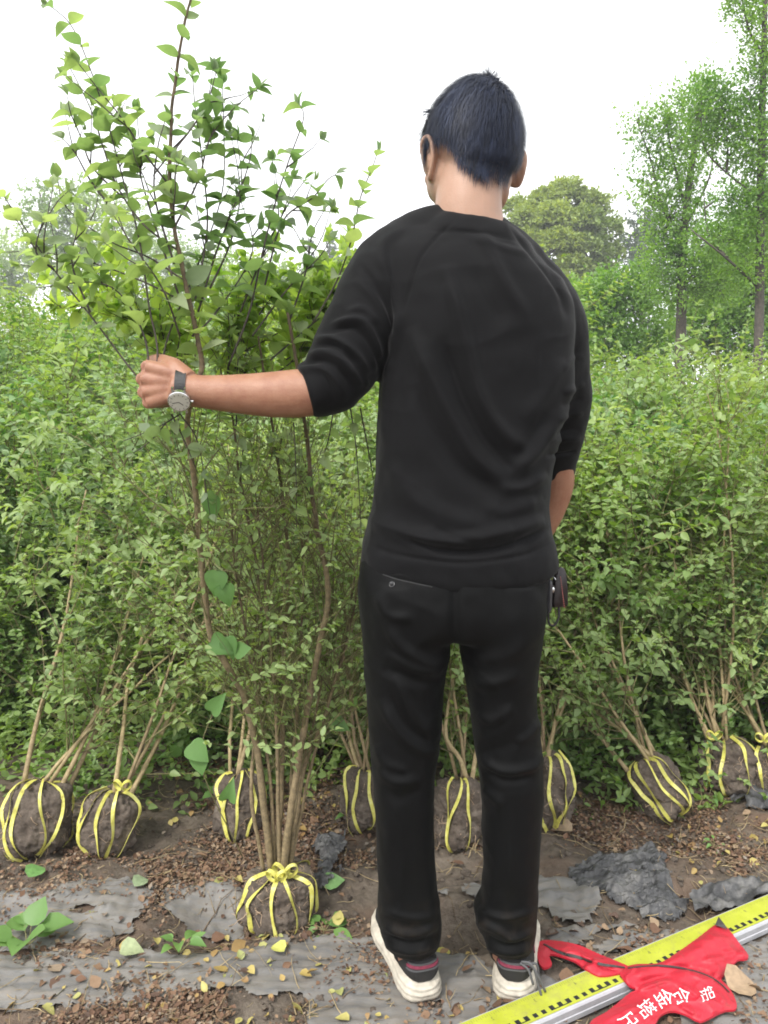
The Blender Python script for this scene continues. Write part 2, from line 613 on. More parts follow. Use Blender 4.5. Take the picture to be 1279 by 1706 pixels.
# ------------------------------------------------------------------ ground
HOLES = [(*on_ground(765, 1545)[:2], 0.10, 0.075), (*on_ground(1105, 1392)[:2], 0.09, 0.06), (*on_ground(370, 1530)[:2], 0.13, 0.05),
         (*on_ground(5, 1530)[:2], 0.07, 0.06), (*on_ground(560, 1600)[:2], 0.06, 0.0), (*on_ground(1190, 1500)[:2], 0.10, 0.04)]

def gh(x, y):
    x = np.asarray(x, float); y = np.asarray(y, float)
    p = np.stack([x, y, np.zeros_like(x)], -1).reshape(-1, 3)
    near = np.exp(-np.maximum(0, np.hypot(p[:, 0], p[:, 1] - 2) - 2.5) * 0.5)
    z = (0.012 * fbm(p * 7, 3, 3) + 0.006 * fbm(p * 32, 3, 9) * near)
    flat = np.exp(-((p[:, 1] - 1.45) / 0.22) ** 2)                   # trodden strip the man stands on
    z = z * (1 - 0.75 * flat) - 0.004
    z += 0.03 * fbm(p * 0.15, 2, 21) * smooth(4, 12, p[:, 1])
    for hx, hy, r, d in HOLES:
        q = np.hypot(p[:, 0] - hx, (p[:, 1] - hy) * 1.3) / r
        z -= d * np.exp(-q ** 3)
        z += d * 0.12 * np.exp(-((q - 1.25) / 0.3) ** 2)
    return z.reshape(x.shape)

def axis(lo, hi, step, far):
    a = np.arange(lo, hi, step)
    g = [step]
    while sum(g) < far:
        g.append(g[-1] * 1.25)
    c = np.cumsum(g)
    return np.concatenate([(lo - c)[::-1], a, hi + c])

gx, gy = axis(-1.15, 1.45, 0.011, 420), axis(1.22, 3.0, 0.011, 420)
X, Yg = np.meshgrid(gx, gy)
Z = gh(X, Yg)
nx, ny = len(gx), len(gy)
ii = (np.arange(ny - 1)[:, None] * nx + np.arange(nx - 1)[None])
mb = MB()
mb.add(np.stack([X, Yg, Z], -1).reshape(-1, 3), np.stack([ii, ii + 1, ii + nx + 1, ii + nx], -1).reshape(-1, 4))
m, n, l, p = mat('soil')
t1 = noise_tex(n, l, 6, 6, 0.65); t2 = noise_tex(n, l, 55, 6, 0.75); t3 = noise_tex(n, l, 2.3, 4)
c1 = ramp_of(n, l, t1.outputs[0], [(0.30, (0.078, 0.064, 0.050)), (0.5, (0.145, 0.12, 0.096)), (0.7, (0.23, 0.20, 0.165))])
c2 = ramp_of(n, l, t2.outputs[0], [(0.3, (0.45, 0.4, 0.36)), (0.62, (1.0, 0.95, 0.9))])
c = mixc(n, l, 0.9, c1, c2, 'MULTIPLY')
c = mixc(n, l, ramp_of(n, l, t3.outputs[0], [(0.5, (0, 0, 0)), (0.66, (1, 1, 1))]), c, mixc(n, l, t2.outputs[0], (0.105, 0.062, 0.042), (0.22, 0.145, 0.098)))
l.new(c, p.inputs['Base Color'])
p.inputs['Roughness'].default_value = 0.95
bump(n, l, p, t2.outputs[0], 0.012, 0.9)
M['soil'] = m
tag(mb.build('ground', m), kind='structure')
# ------------------------------------------------------------------ standing nursery hedge
def variants(k, *a, **kw):
    return [shrub_meshes(*a, seed=i, **kw) for i in range(k)]

low_v = variants(3, 0.75, 9, 0.75, 0.034, T_MID, M['leaf_hedge'], M['twig_green'], 9, 4, 0.027, low=0.04)
near_v = variants(2, 1.25, 9, 0.42, 0.039, T_MID, M['leaf_hedge'], M['twig_green'], 13, 4, 0.028, low=0.05) + variants(1, 1.15, 8, 0.6, 0.052, T_MID, M['leaf_hedge_dark'], M['twig_green'], 11, 3, 0.036, low=0.05) + variants(2, 1.3, 8, 0.5, 0.045, T_MID, M['leaf_hedge_pale'], M['twig_green'], 11, 4, 0.030, low=0.05)
mid_v = variants(2, 1.75, 8, 0.36, 0.044, T_MID, M['leaf_hedge'], M['twig_green'], 11, 4, 0.032) + variants(1, 1.8, 7, 0.4, 0.055, T_MID, M['leaf_hedge_dark'], M['twig_green'], 10, 3, 0.042) + variants(1, 1.7, 8, 0.4, 0.05, T_MID, M['leaf_hedge_pale'], M['twig_green'], 10, 4, 0.036)
far_v = variants(3, 2.1, 9, 0.34, 0.056, T_LO, M['leaf_far'], M['twig_green'], 11, 4, 0.042, low=0.3)
ROWS = [(2.62, 0.40, low_v, 0.85), (2.75, 0.42, near_v, 0.80), (3.15, 0.46, near_v, 0.98), (3.75, 0.5, near_v, 1.14), (4.5, 0.58, mid_v, 0.95), (5.4, 0.62, mid_v, 1.06),
        (6.6, 0.75, far_v, 0.95), (8.0, 0.85, far_v, 1.04), (9.8, 0.95, far_v, 1.1), (12.0, 1.1, far_v, 1.16), (15.0, 1.3, far_v, 1.22)]
def rowi(v):
    return 0 if v is near_v or v is low_v else 1 if v is mid_v else 2
for ri, (Yr, dx, vs, sc) in enumerate(ROWS):
    half = 0.5 * Yr + (0.9 if Yr < 3 else 1.5)
    k = int(2 * half / dx) + 1
    for i in range(k):
        x = -half + i * dx + RNG.uniform(-0.12, 0.12)
        y = Yr + RNG.uniform(-0.15, 0.15)
        s = sc * RNG.uniform(0.84, 1.12)
        left = x < 0.18 * Yr * 0.5
        if x > .2 * Yr and Yr >= 4.4:
            s *= .86 if Yr < 6 else .72
        if left:
            lab = ['leafy green shrub of the near hedge standing left of the man in black',
                   'taller pale green shrub of the middle hedge rows left of the man',
                   'far bright yellow green shrub of the back rows left of the man'][rowi(vs)]
        else:
            lab = ['leafy green shrub of the near hedge standing right of the man in black',
                   'taller green shrub of the middle hedge rows right of the man',
                   'far green shrub of the back rows under the trees right of the man'][rowi(vs)]
        grp = ('left ' if left else 'right ') + ['near hedge shrubs', 'middle hedge shrubs', 'back hedge shrubs'][rowi(vs)]
        put('nursery_shrub', vs[int(RNG.integers(len(vs)))], ('stems', 'foliage'), (x, y, -0.01), RNG.uniform(0, 6.28), lab, 'shrub', grp, s)

# ------------------------------------------------------------------ root balls with yellow straps
m, n, l, p = mat('root_soil')
t1 = noise_tex(n, l, 22, 6, 0.7); t2 = noise_tex(n, l, 120, 5, 0.7)
c = ramp_of(n, l, t1.outputs[0], [(0.3, (0.068, 0.054, 0.043)), (0.5, (0.125, 0.101, 0.082)), (0.7, (0.20, 0.17, 0.14))])
c = mixc(n, l, 0.7, c, ramp_of(n, l, t2.outputs[0], [(0.35, (0.5, 0.48, 0.45)), (0.65, (1.05, 1.0, 0.95))]), 'MULTIPLY')
l.new(c, p.inputs['Base Color']); p.inputs['Roughness'].default_value = 0.95
bump(n, l, p, t2.outputs[0], 0.006, 0.9)
M['root_soil'] = m
m, n, l, p = mat('yellow_strap')
t1 = noise_tex(n, l, 60, 4, 0.6)
l.new(ramp_of(n, l, t1.outputs[0], [(0.3, (0.36, 0.32, 0.08)), (0.48, (0.57, 0.54, 0.11)), (0.72, (0.62, 0.60, 0.25))]), p.inputs['Base Color'])
p.inputs['Roughness'].default_value = 0.42
M['strap'] = m
M['root'] = plain('rootlet', (0.33, 0.24, 0.16), 0.8)
M['root_cut'] = plain('root_fibre', (0.2, 0.14, 0.09), 0.85)

class Ball:
    def __init__(s, cx, ytop, ybot, hw, tilt=(0, 0), seed=0, box=4.0):
        g = on_ground(cx, ybot, 0.0)
        sc = scale_at(ybot, g[1]) * 1.02
        s.r = hw * sc * .93
        Yc = g[1] + 0.78 * s.r
        s.top = at(cx, ytop, Yc)
        s.h = max(0.09, s.top[2] + 0.015)
        s.c = np.array((s.top[0], Yc, s.top[2] - s.h / 2))
        s.seed, s.box = seed, box
        ax, ay = tilt
        s.R = np.array(Matrix.Rotation(-ax, 3, 'X') @ Matrix.Rotation(ay, 3, 'Y'))

    def rad(s, u):
        """distance of the earthy skin from the centre along unit directions u (local)"""
        a = np.array((s.r, s.r, s.h / 2))
        v = np.abs(u / a)
        r = (v[:, 0] ** 2 + v[:, 1] ** 2) ** 0.5
        e = s.box
        rr = 1.0 / (r ** e + v[:, 2] ** e) ** (1 / e)
        q = u * 1.0 + s.seed * 3.7
        rg = np.abs(fbm(q * 5.1, 3, s.seed + 40))
        return rr * (1 + 0.15 * fbm(q * 1.8, 2, s.seed) - 0.085 * rg + 0.035 * fbm(q * 11, 4, s.seed + 7))

    def pt(s, u, off=0.0):
        u = norm(u)
        return s.c + (u * (s.rad(u) + off)[:, None]) @ s.R.T

    def build(s, parent, loose=10):
        V, Fq = ellipsoid((0, 0, 0), (1, 1, 1), 110, 70)
        mb = MB(); mb.add(s.pt(V), Fq)
        mb.build('root_ball', M['root_soil'], parent)
        rb = MB()
        for k in range(loose):
            a = RNG.uniform(0, 6.28); e = RNG.uniform(-1.1, 0.1)
            u = np.array([[math.cos(a) * math.cos(e), math.sin(a) * math.cos(e), math.sin(e)]])
            q = s.pt(u, -0.005)[0]
            P = wander(q, u[0] * 0.7 + np.array((0, 0, -0.55)), RNG.uniform(0.02, 0.07), 6, 0.35)
            P[:, 2] = np.maximum(P[:, 2], 0.003)
            rb.add(*tube(P, np.linspace(0.0016, 0.0005, 6), 4), a=RNG.uniform(0, 1))
        for k in range(loose * 3):                       # fine roots lying on the skin
            u0 = norm(RNG.normal(0, 1, 3)); d = RNG.normal(0, 0.5, 3)
            us = np.array([u0 + d * t + 0.08 * RNG.normal(0, 1, 3) for t in np.linspace(0, 0.7, 7)])
            rb.add(*tube(s.pt(us, 0.0005), np.linspace(0.0012, 0.0005, 7), 4), a=RNG.uniform(0, 1))
        rb.build('rootlets', M['root'], parent)

    def strap(s, parent, a0, a1=None, e0=1.35, e1=-1.2, w=0.0048, wob=0.11):
        """flat woven strap from the top down the side to the underside"""
        a1 = a0 if a1 is None else a1
        k = 26
        t = np.linspace(0, 1, k)
        e = e0 + (e1 - e0) * t
        a = a0 + (a1 - a0) * smooth(0.1, 0.95, t) + wob * np.sin(t * 7 + a0 * 3)
        u = np.stack([np.cos(a) * np.cos(e), np.sin(a) * np.cos(e), np.sin(e)], -1)
        P = s.pt(u, 0.007)
        P = lap_line(P, 4)
        Cn = norm(P - s.c)
        T = norm(np.gradient(P, axis=0))
        S = norm(np.cross(T, Cn))
        w = w * RNG.uniform(.8, 1.15)
        tw = 0.8 * np.sin(t * 5 + a0 * 7)
        S = norm(S * np.cos(tw)[:, None] + Cn * np.sin(tw)[:, None])
        ribbon(P, S, Cn, w, 0.0006, 'strap', M['strap'], parent)

def lap_line(P, it):
    P = P.copy()
    for _ in range(it):
        P[1:-1] = P[1:-1] * 0.5 + 0.25 * (P[:-2] + P[2:])
    return P

def ribbon(P, S, N, w, th, name, material, parent):
    k = len(P)
    w = np.broadcast_to(w, (k,))[:, None]
    rings = np.stack([P - S * w + N * th, P + S * w + N * th, P + S * w - N * th, P - S * w - N * th], 1)
    V = rings.reshape(-1, 3)
    i = np.arange(k - 1)[:, None] * 4; j = np.arange(4)[None]; j2 = (j + 1) % 4
    Q = np.stack([i + j, i + j2, i + 4 + j2, i + 4 + j], -1).reshape(-1, 4)
    mb = MB(); mb.add(V, [Q, np.array([[3, 2, 1, 0]]), np.array([[4 * k - 4, 4 * k - 3, 4 * k - 2, 4 * k - 1]])])
    return mb.build(name, material, parent, False)

def bow(parent, c, size=0.022):
    """small loop knot of the same strap"""
    for a in (0.4, 2.5):
        th = np.linspace(0, 2 * np.pi, 18)
        d = np.array((math.cos(a), math.sin(a) * 0.5, 0.35)); d /= np.linalg.norm(d)
        up = np.array((0, -0.3, 1.0))
        P = c + size * (1 - np.cos(th))[:, None] * 0.5 * d + size * 0.5 * np.sin(th)[:, None] * up
        S = norm(np.cross(np.gradient(P, axis=0), d[None] * 0 + np.cross(d, up)[None] * 0 + np.array([[d[1], -d[0], 0.2]])))
        S = np.broadcast_to(norm(np.cross(d, up)), P.shape)
        N = norm(np.cross(np.gradient(P, axis=0), S))
        ribbon(P, S, N, 0.0048, 0.0006, 'strap', M['strap'], parent)

def px_stem(pts, Yc):
    return spline([at(x, y, Yc + d) for x, y, d in pts], 14)

# (cx, ytop, ybot, half width), tilt, strap angles, knot, given stems, random stems, label
LAID = [
    ((60, 1307, 1437, 57), (0.35, 0.0), [(-2.75, -2.5), (-2.2, -1.95), (-1.8, -1.75), (-1.1, -1.0), (-0.55, -0.75), (0.5, 0.5), (2.0, 2.0)], None,
     [[(38, 1312, 0), (62, 1200, .06), (105, 1050, .17), (125, 930, .3)], [(98, 1318, .02), (150, 1210, .1), (200, 1070, .22), (232, 950, .34)], [(112, 1316, .04), (190, 1160, .16), (290, 1000, .36)]],
     2, (0.42, 0.4), 'dug shrub with large dry root ball under yellow straps at the left edge'),
    ((183, 1318, 1426, 47), (0.3, 0.1), [(-2.9, -2.6), (-2.2, -2.35), (-1.75, -1.65), (-1.15, -1.25), (-0.3, -0.5), (0.9, 0.9)], (203, 1312),
     [[(190, 1322, 0), (205, 1215, .07), (217, 1120, .16), (260, 1000, .34)], [(218, 1322, .02), (265, 1230, .12), (310, 1130, .22), (365, 1010, .4)]],
     2, (0.5, 0.42), 'dug shrub beside the leftmost root ball, yellow strap knotted in a bow'),
    ((398, 1288, 1395, 42), (0.25, 0.0), [(-2.6, -1.7), (-2.0, -1.9), (-1.3, -1.65), (-0.7, -0.9), (0.6, 0.6)], None,
     [[(395, 1295, 0), (420, 1200, .1), (440, 1090, .25)]], 2, (0.1, 0.4), 'shaded dug shrub with strapped ball just behind the held shrub'),
    ((608, 1283, 1385, 42), (0.25, 0.0), [(-2.6, -2.3), (-2.0, -1.9), (-1.3, -1.3), (0.6, 0.6)], None,
     [[(600, 1290, 0), (575, 1200, .12), (560, 1080, .28)]], 4, (-0.1, 0.4), 'dug shrub whose strapped ball is half hidden by the man\'s left leg'),
    ((766, 1298, 1412, 44), (0.2, 0.0), [(-2.3, -2.0), (-1.6, -2.25), (-1.2, -1.35), (0.8, 0.8)], None,
     [[(778, 1300, 0), (765, 1262, .02), (742, 1222, .05), (755, 1130, .14), (775, 1020, .3)], [(786, 1300, 0), (795, 1240, .05), (812, 1140, .15)]],
     3, (0.0, 0.4), 'dug shrub with strapped root ball seen between the man\'s legs'),
    ((916, 1260, 1380, 44), (0.25, 0.0), [(-2.2, -2.0), (-1.75, -1.6), (-1.0, -1.3), (-0.4, -0.9), (0.8, 0.8)], None,
     [[(912, 1264, 0), (930, 1180, .1), (955, 1070, .25)]], 3, (0.1, 0.4), 'dug shrub with tall strapped ball right beside the man\'s right leg'),
    ((1097, 1262, 1370, 47), (0.35, -0.45), [(-2.75, -2.2), (-2.35, -1.9), (-1.75, -1.35), (-1.3, -1.2), (-0.95, -1.0), (0.8, 0.8)], None,
     [[(1088, 1262, 0), (1040, 1222, .05), (985, 1180, .12), (925, 1130, .25)], [(1046, 1285, 0), (1003, 1232, .06), (958, 1178, .14)], [(1078, 1258, .02), (1060, 1235, .05), (1005, 1180, .14), (950, 1100, .3)]],
     4, (-0.6, 0.35), 'dug shrub with tilted strapped ball, its stems lying toward the man'),
    ((1211, 1232, 1325, 52), (0.25, 0.0), [(-2.7, -2.6), (-2.1, -2.05), (-1.15, -1.45), (-0.6, -0.7), (0.8, 0.8)], (1190, 1228),
     [[(1196, 1236, 0), (1176, 1150, .04), (1166, 1050, .1), (1172, 950, .2)], [(1180, 1236, 0), (1140, 1130, .07), (1110, 1050, .14), (1050, 930, .3)], [(1190, 1232, .02), (1188, 1100, .08), (1205, 970, .2)],
      [(1186, 1236, 0), (1160, 1180, .04), (1130, 1110, .1), (1090, 990, .24)]],
     6, (-0.1, 0.25), 'dug shrub with upright bushy stems and a strapped ball knotted on top'),
    ((1288, 1245, 1330, 36), (0.3, -0.2), [(-2.6, -2.5), (-2.0, -1.9), (-1.3, -1.3), (0.7, 0.7)], (1272, 1232),
     [[(1278, 1242, 0), (1240, 1180, .08), (1195, 1125, .18), (1120, 1060, .34)]], 3, (-0.5, 0.35), 'dug shrub with strapped ball cut by the right edge of the picture'),
]
SPRAYS = {0: [[(60, 960, 2.35), (130, 870, 2.32), (200, 800, 2.28), (300, 775, 2.25)], [(20, 900, 2.4), (60, 830, 2.36), (130, 790, 2.32), (190, 800, 2.3)], [(10, 800, 2.5), (50, 740, 2.46), (110, 700, 2.42)], [(40, 1010, 2.3), (100, 940, 2.26), (170, 900, 2.22)]],
          1: [[(170, 980, 2.3), (240, 890, 2.26), (310, 840, 2.22), (420, 835, 2.2)], [(250, 1000, 2.3), (320, 930, 2.26), (390, 890, 2.22), (450, 890, 2.2)], [(190, 900, 2.36), (230, 820, 2.34), (260, 760, 2.32)], [(310, 850, 2.4), (300, 760, 2.4), (330, 700, 2.4)]],
          5: [[(940, 960, 2.45), (960, 850, 2.45), (1010, 780, 2.45), (1080, 740, 2.45)], [(930, 1130, 2.3), (960, 1080, 2.3), (1000, 1070, 2.3)]],
          7: [[(1100, 900, 2.5), (1130, 820, 2.5), (1180, 760, 2.5), (1240, 730, 2.5)], [(1050, 950, 2.5), (1040, 850, 2.5), (1080, 790, 2.5), (1150, 780, 2.5)], [(1180, 900, 2.6), (1210, 830, 2.6), (1260, 800, 2.6)]],
          8: [[(1230, 720, 3.2), (1210, 640, 3.2), (1180, 590, 3.2), (1150, 545, 3.2)], [(1240, 720, 3.2), (1230, 620, 3.2), (1245, 540, 3.2)], [(1200, 730, 3.2), (1150, 660, 3.2), (1130, 620, 3.2)], [(1270, 700, 3.1), (1275, 620, 3.1), (1268, 570, 3.1)]]}
for i, (b, tilt, straps, knot, given, nr, lean, lab) in enumerate(LAID):
    ball = Ball(*b, tilt=tilt, seed=i + 1)
    T0 = thing('dug_shrub', lab, 'shrub', (ball.c[0], ball.c[1], 0), 'dug shrubs laid out in a row')
    ball.build(T0)
    for a0, a1 in straps:
        ball.strap(T0, a0, a1, 1.3, -1.15)
    if knot:
        bow(T0, at(knot[0], knot[1], ball.c[1] - 0.03), 0.026)
    Yc = ball.c[1]
    stems, tw, acc, fm, acc2s, fs = [], MB(), [], MB(), [], MB()
    for g in given:
        P = px_stem(g, Yc)
        P = np.concatenate([P, wander(P[-1], P[-1] - P[-3] + np.array((0, .02, 0.02)), RNG.uniform(.25, .45), 5, 0.06)[1:]])
        r0 = 0.0072 if len(given) < 4 else 0.0058
        sb = MB(); sb.add(*tube(P, np.linspace(r0, 0.002, len(P)), 8), a=RNG.uniform(0.5, 1))
        sb.build('stem', M['bark_tan'], T0)
        stems.append(P)
    for k in range(nr):
        d = np.array((lean[0] + RNG.uniform(-.35, .35), lean[1] + RNG.uniform(-.15, .3), 1.0))
        P = wander(ball.top + np.array((RNG.uniform(-.03, .03), RNG.uniform(-.03, .03), -0.03)), d, RNG.uniform(0.8, 1.15), 10, 0.06, 0.0, 0.03)
        sb = MB(); sb.add(*tube(P, np.linspace(0.0055, 0.0015, 10), 6), a=RNG.uniform(0.3, 1))
        sb.build('stem', M['bark_tan'], T0)
        stems.append(P)
    clothe(stems, tw, acc, nb=13 if i < 2 else 18, nt=4, size=0.029, spacing=0.03, bl=(0.18, 0.42), tl=(0.08, 0.2), t0=0.07, r=0.0024, leafy=0.8, up=0.04)
    flush(fm, acc, T_MID)
    for sp in SPRAYS.get(i, ()):
        P = spline([at(*q) for q in sp], 18)
        tw.add(*tube(P, np.linspace(0.0022, 0.0008, 18), 5), a=.9)
        pair_leaves(acc2s, P, .1, .026, .038, jit=.25, skip=.03, upw=1.0)
        for t in RNG.uniform(.1, .8, 5):
            q, L = along(P, [t, t + .05]); T_ = norm(q[1] - q[0]); s_ = norm(np.cross(T_, (0, -.3, 1.)) * RNG.choice([-1, 1]) + RNG.normal(0, .3, 3))
            B = wander(q[0], T_ * .7 + s_ * .7, RNG.uniform(.1, .2), 5, .08, 0, .1)
            tw.add(*tube(B, np.linspace(.0013, .0005, 5), 4), a=.9)
            pair_leaves(acc2s, B, .1, .025, .034, jit=.25, skip=.03, upw=1.0)
    flush(fs, acc2s, T_HI, .35)
    if fs.n: fs.build('foliage', M['leaf_laid'], T0)
    tw.build('twigs', M['twig_green'], T0)
    fm.build('foliage', M['leaf_laid'], T0)

# ------------------------------------------------------------------ the shrub the man holds up
HB = Ball(465, 1456, 1550, 66, (0.05, 0.0), 31, 7.0)
HT = thing('held_shrub', 'tall leafy shrub held upright in the man\'s left fist, strapped ball on ground', 'shrub', (HB.c[0], HB.c[1], 0))
HB.build(HT, 26)
for a0, a1 in [(-3.05, -2.95), (-2.45, -2.3), (-1.72, -1.62), (-1.25, -1.05), (-0.55, -0.4), (0.1, 0.1), (1.0, 1.0), (2.1, 2.1)]:
    HB.strap(HT, a0 * 0.9, a1, 1.5, -0.85, 0.0050)
bow(HT, at(474, 1456, HB.c[1] - 0.03), 0.032)
bow(HT, at(460, 1464, HB.c[1] - 0.045), 0.026)
for a in (0.2, 1.2, 2.4):                                  # strap wound round the stem foot
    th = np.linspace(0, 2 * np.pi, 24)
    cc = at(466, 1458 - 3 * a, HB.c[1])
    rr = 0.024
    P = cc + np.stack([rr * np.cos(th), rr * np.sin(th), 0.006 * np.sin(th + a)], -1)
    Nn = norm(np.stack([np.cos(th), np.sin(th), 0 * th], -1))
    ribbon(P, np.broadcast_to((0, 0, 1.0), P.shape), Nn, 0.004, 0.0006, 'strap', M['strap'], HT)

HS = [  # (pixel x, y, Y), radius at foot, radius at tip, material
    ([(452, 1458, 1.70), (432, 1280, 1.68), (412, 1180, 1.66), (385, 1120, 1.64), (352, 1060, 1.62), (338, 960, 1.58), (328, 850, 1.54), (318, 770, 1.50), (311, 705, 1.46), (322, 650, 1.43), (338, 610, 1.42), (325, 545, 1.41), (303, 440, 1.40), (286, 360, 1.39), (282, 250, 1.38), (292, 140, 1.37), (303, 60, 1.36), (318, 0, 1.36), (324, -30, 1.36)], 0.0084, 0.0016, 'bark_held'),
    ([(470, 1458, 1.70), (490, 1310, 1.69), (505, 1220, 1.68), (525, 1110, 1.67), (545, 1010, 1.66), (545, 970, 1.65), (532, 900, 1.63), (520, 830, 1.61), (512, 740, 1.58), (500, 650, 1.55), (480, 520, 1.52)], 0.009, 0.003, 'bark_held'),
    ([(462, 1458, 1.72), (470, 1250, 1.73), (472, 1100, 1.73), (480, 950, 1.71), (470, 830, 1.67), (455, 720, 1.62), (430, 560, 1.55)], 0.0075, 0.002, 'bark_held'),
    ([(480, 1458, 1.71), (505, 1290, 1.74), (545, 1180, 1.76), (575, 1060, 1.76), (590, 960, 1.74)], 0.006, 0.002, 'bark_held'),
    ([(458, 1458, 1.71), (450, 1300, 1.70), (425, 1150, 1.69), (400, 1000, 1.66), (385, 880, 1.62)], 0.005, 0.0015, 'bark_held'),
    ([(466, 1458, 1.70), (462, 1280, 1.68), (455, 1120, 1.66), (440, 960, 1.63), (425, 820, 1.58)], 0.0055, 0.0015, 'bark_held'),
    ([(474, 1458, 1.71), (488, 1270, 1.72), (500, 1100, 1.72), (505, 950, 1.70), (495, 800, 1.65)], 0.0055, 0.0015, 'bark_held'),
    ([(480, 1458, 1.72), (515, 1290, 1.74), (560, 1130, 1.75), (590, 1010, 1.75), (605, 900, 1.74)], 0.0045, 0.0014, 'bark_held'),
    ([(476, 1458, 1.73), (500, 1300, 1.76), (530, 1170, 1.78), (550, 1040, 1.78), (560, 900, 1.76)], 0.0045, 0.0014, 'bark_held'),
    ([(440, 1458, 1.70), (418, 1330, 1.68), (422, 1250, 1.70), (435, 1120, 1.71), (430, 960, 1.66), (400, 800, 1.58), (380, 640, 1.5)], 0.005, 0.002, 'bark_held'),
]
stems = []
for pts, r0, r1, mt in HS:
    P = spline([at(*q) for q in pts], len(pts) * 7)
    P = P + 0.0022 * np.stack([vnoise(P * 22 + k * 9.1, 3) for k in range(3)], -1)
    rr = np.linspace(r0, r1, len(P)) * (1 + 0.08 * vnoise(P * 45, 8))
    sb = MB(); sb.add(*tube(P, rr, 9), a=np.repeat(np.clip(1.2 - 0.9 * smooth(0.45, 0.62, np.linspace(0, 1, len(P))), 0, 1), 9))
    sb.build('stem', M[mt], HT)
    stems.append(P)
SPRIGS = [
    [(300, 500, 1.41), (250, 350, 1.43), (232, 285, 1.43), (222, 235, 1.43)],
    [(325, 500, 1.42), (345, 380, 1.45), (338, 280, 1.46), (325, 180, 1.46), (320, 120, 1.46)],
    [(350, 480, 1.45), (385, 400, 1.48), (402, 310, 1.5), (395, 230, 1.5)],
    [(290, 440, 1.4), (258, 330, 1.38), (262, 250, 1.37), (275, 200, 1.37)],
    [(150, 520, 1.37), (120, 440, 1.38), (130, 375, 1.38)], [(90, 450, 1.35), (60, 420, 1.33), (70, 370, 1.33)],
    [(400, 520, 1.5), (440, 420, 1.54), (480, 340, 1.56), (508, 300, 1.56)],
    [(300, 560, 1.41), (270, 480, 1.36), (215, 400, 1.34), (190, 360, 1.33)],
    [(480, 540, 1.55), (510, 450, 1.58), (520, 390, 1.6), (540, 350, 1.6)],  # long shoots above the fist, as (x, y, Y)
    [(258, 640, 1.395), (262, 580, 1.40), (248, 510, 1.41), (232, 400, 1.42), (205, 300, 1.43), (178, 200, 1.44), (152, 120, 1.45), (120, 45, 1.46), (80, 6, 1.46)],
    [(250, 645, 1.39), (222, 620, 1.38), (150, 525, 1.36), (90, 450, 1.35), (45, 385, 1.34), (5, 325, 1.33), (-20, 285, 1.33)],
    [(266, 640, 1.40), (280, 560, 1.44), (330, 440, 1.47), (370, 320, 1.48), (372, 200, 1.48), (370, 140, 1.48)],
    [(380, 610, 1.47), (415, 520, 1.46), (435, 430, 1.45), (455, 350, 1.45), (480, 270, 1.45), (505, 200, 1.45), (500, 175, 1.45)],
    [(520, 540, 1.55), (560, 470, 1.54), (585, 400, 1.54), (600, 330, 1.54), (620, 280, 1.54), (628, 255, 1.54)],
    [(440, 480, 1.49), (470, 370, 1.50), (520, 330, 1.50), (545, 300, 1.50), (560, 290, 1.5)],
    [(300, 420, 1.40), (240, 375, 1.42), (195, 310, 1.43), (170, 240, 1.44), (150, 180, 1.44), (115, 110, 1.44)],
    [(283, 310, 1.39), (240, 255, 1.40), (205, 200, 1.41), (165, 150, 1.42), (130, 105, 1.42)],
    [(205, 330, 1.43), (155, 280, 1.44), (135, 230, 1.44), (118, 190, 1.44)],
    [(180, 340, 1.43), (150, 300, 1.44), (125, 255, 1.44), (105, 232, 1.44)],
    [(290, 380, 1.40), (330, 300, 1.42), (350, 230, 1.43), (390, 180, 1.44), (432, 146, 1.44)],
    [(286, 250, 1.39), (318, 215, 1.41), (345, 170, 1.42), (360, 120, 1.43)],
    [(330, 520, 1.43), (360, 420, 1.45), (395, 330, 1.46), (415, 270, 1.46), (420, 230, 1.46)],
    [(310, 470, 1.41), (250, 430, 1.43), (180, 400, 1.46), (110, 345, 1.48), (95, 295, 1.48)],
    [(300, 500, 1.42), (240, 470, 1.45), (160, 440, 1.48), (70, 420, 1.5), (10, 420, 1.5)],
    [(420, 560, 1.52), (480, 480, 1.55), (530, 430, 1.56), (550, 400, 1.56)],
    [(450, 600, 1.55), (520, 540, 1.58), (580, 490, 1.6), (620, 450, 1.6)],
    [(250, 640, 1.39), (240, 560, 1.41), (200, 490, 1.44), (150, 470, 1.46), (60, 480, 1.48)],
    [(320, 560, 1.42), (360, 520, 1.48), (420, 420, 1.5), (400, 330, 1.5)],
]
tw, acc, fm, accy = MB(), [], MB(), []
for sp in SPRIGS:
    P = spline([at(*q) for q in sp], len(sp) * 5)
    tw.add(*tube(P, np.linspace(0.0021, 0.0008, len(P)), 6), a=RNG.uniform(0.1, 0.8))
    pair_leaves(acc, P, 0.3, 0.028 if sp[0][0] == 520 else 0.036, 0.046, jit=0.26, skip=0.03)
    for t in RNG.uniform(0.40, 0.85, 2):
        q, L = along(P, [t, min(1, t + 0.04)])
        T = norm(q[1] - q[0]); s = norm(np.cross(T, norm(RNG.normal(0, 1, 3))))
        B = wander(q[0], T * 0.75 + s * 0.65, RNG.uniform(0.04, 0.12), 5, 0.1, 0.08)
        if in_man(B):
            continue
        tw.add(*tube(B, np.linspace(0.0015, 0.0006, 5), 5), a=RNG.uniform(0.1, 0.8))
        pair_leaves(acc, B, 0.2, 0.032, 0.036, jit=0.4, skip=0.1)
P = stems[0]
pair_leaves(acc, P, 0.66, 0.030, 0.052, jit=0.4, skip=0.12)
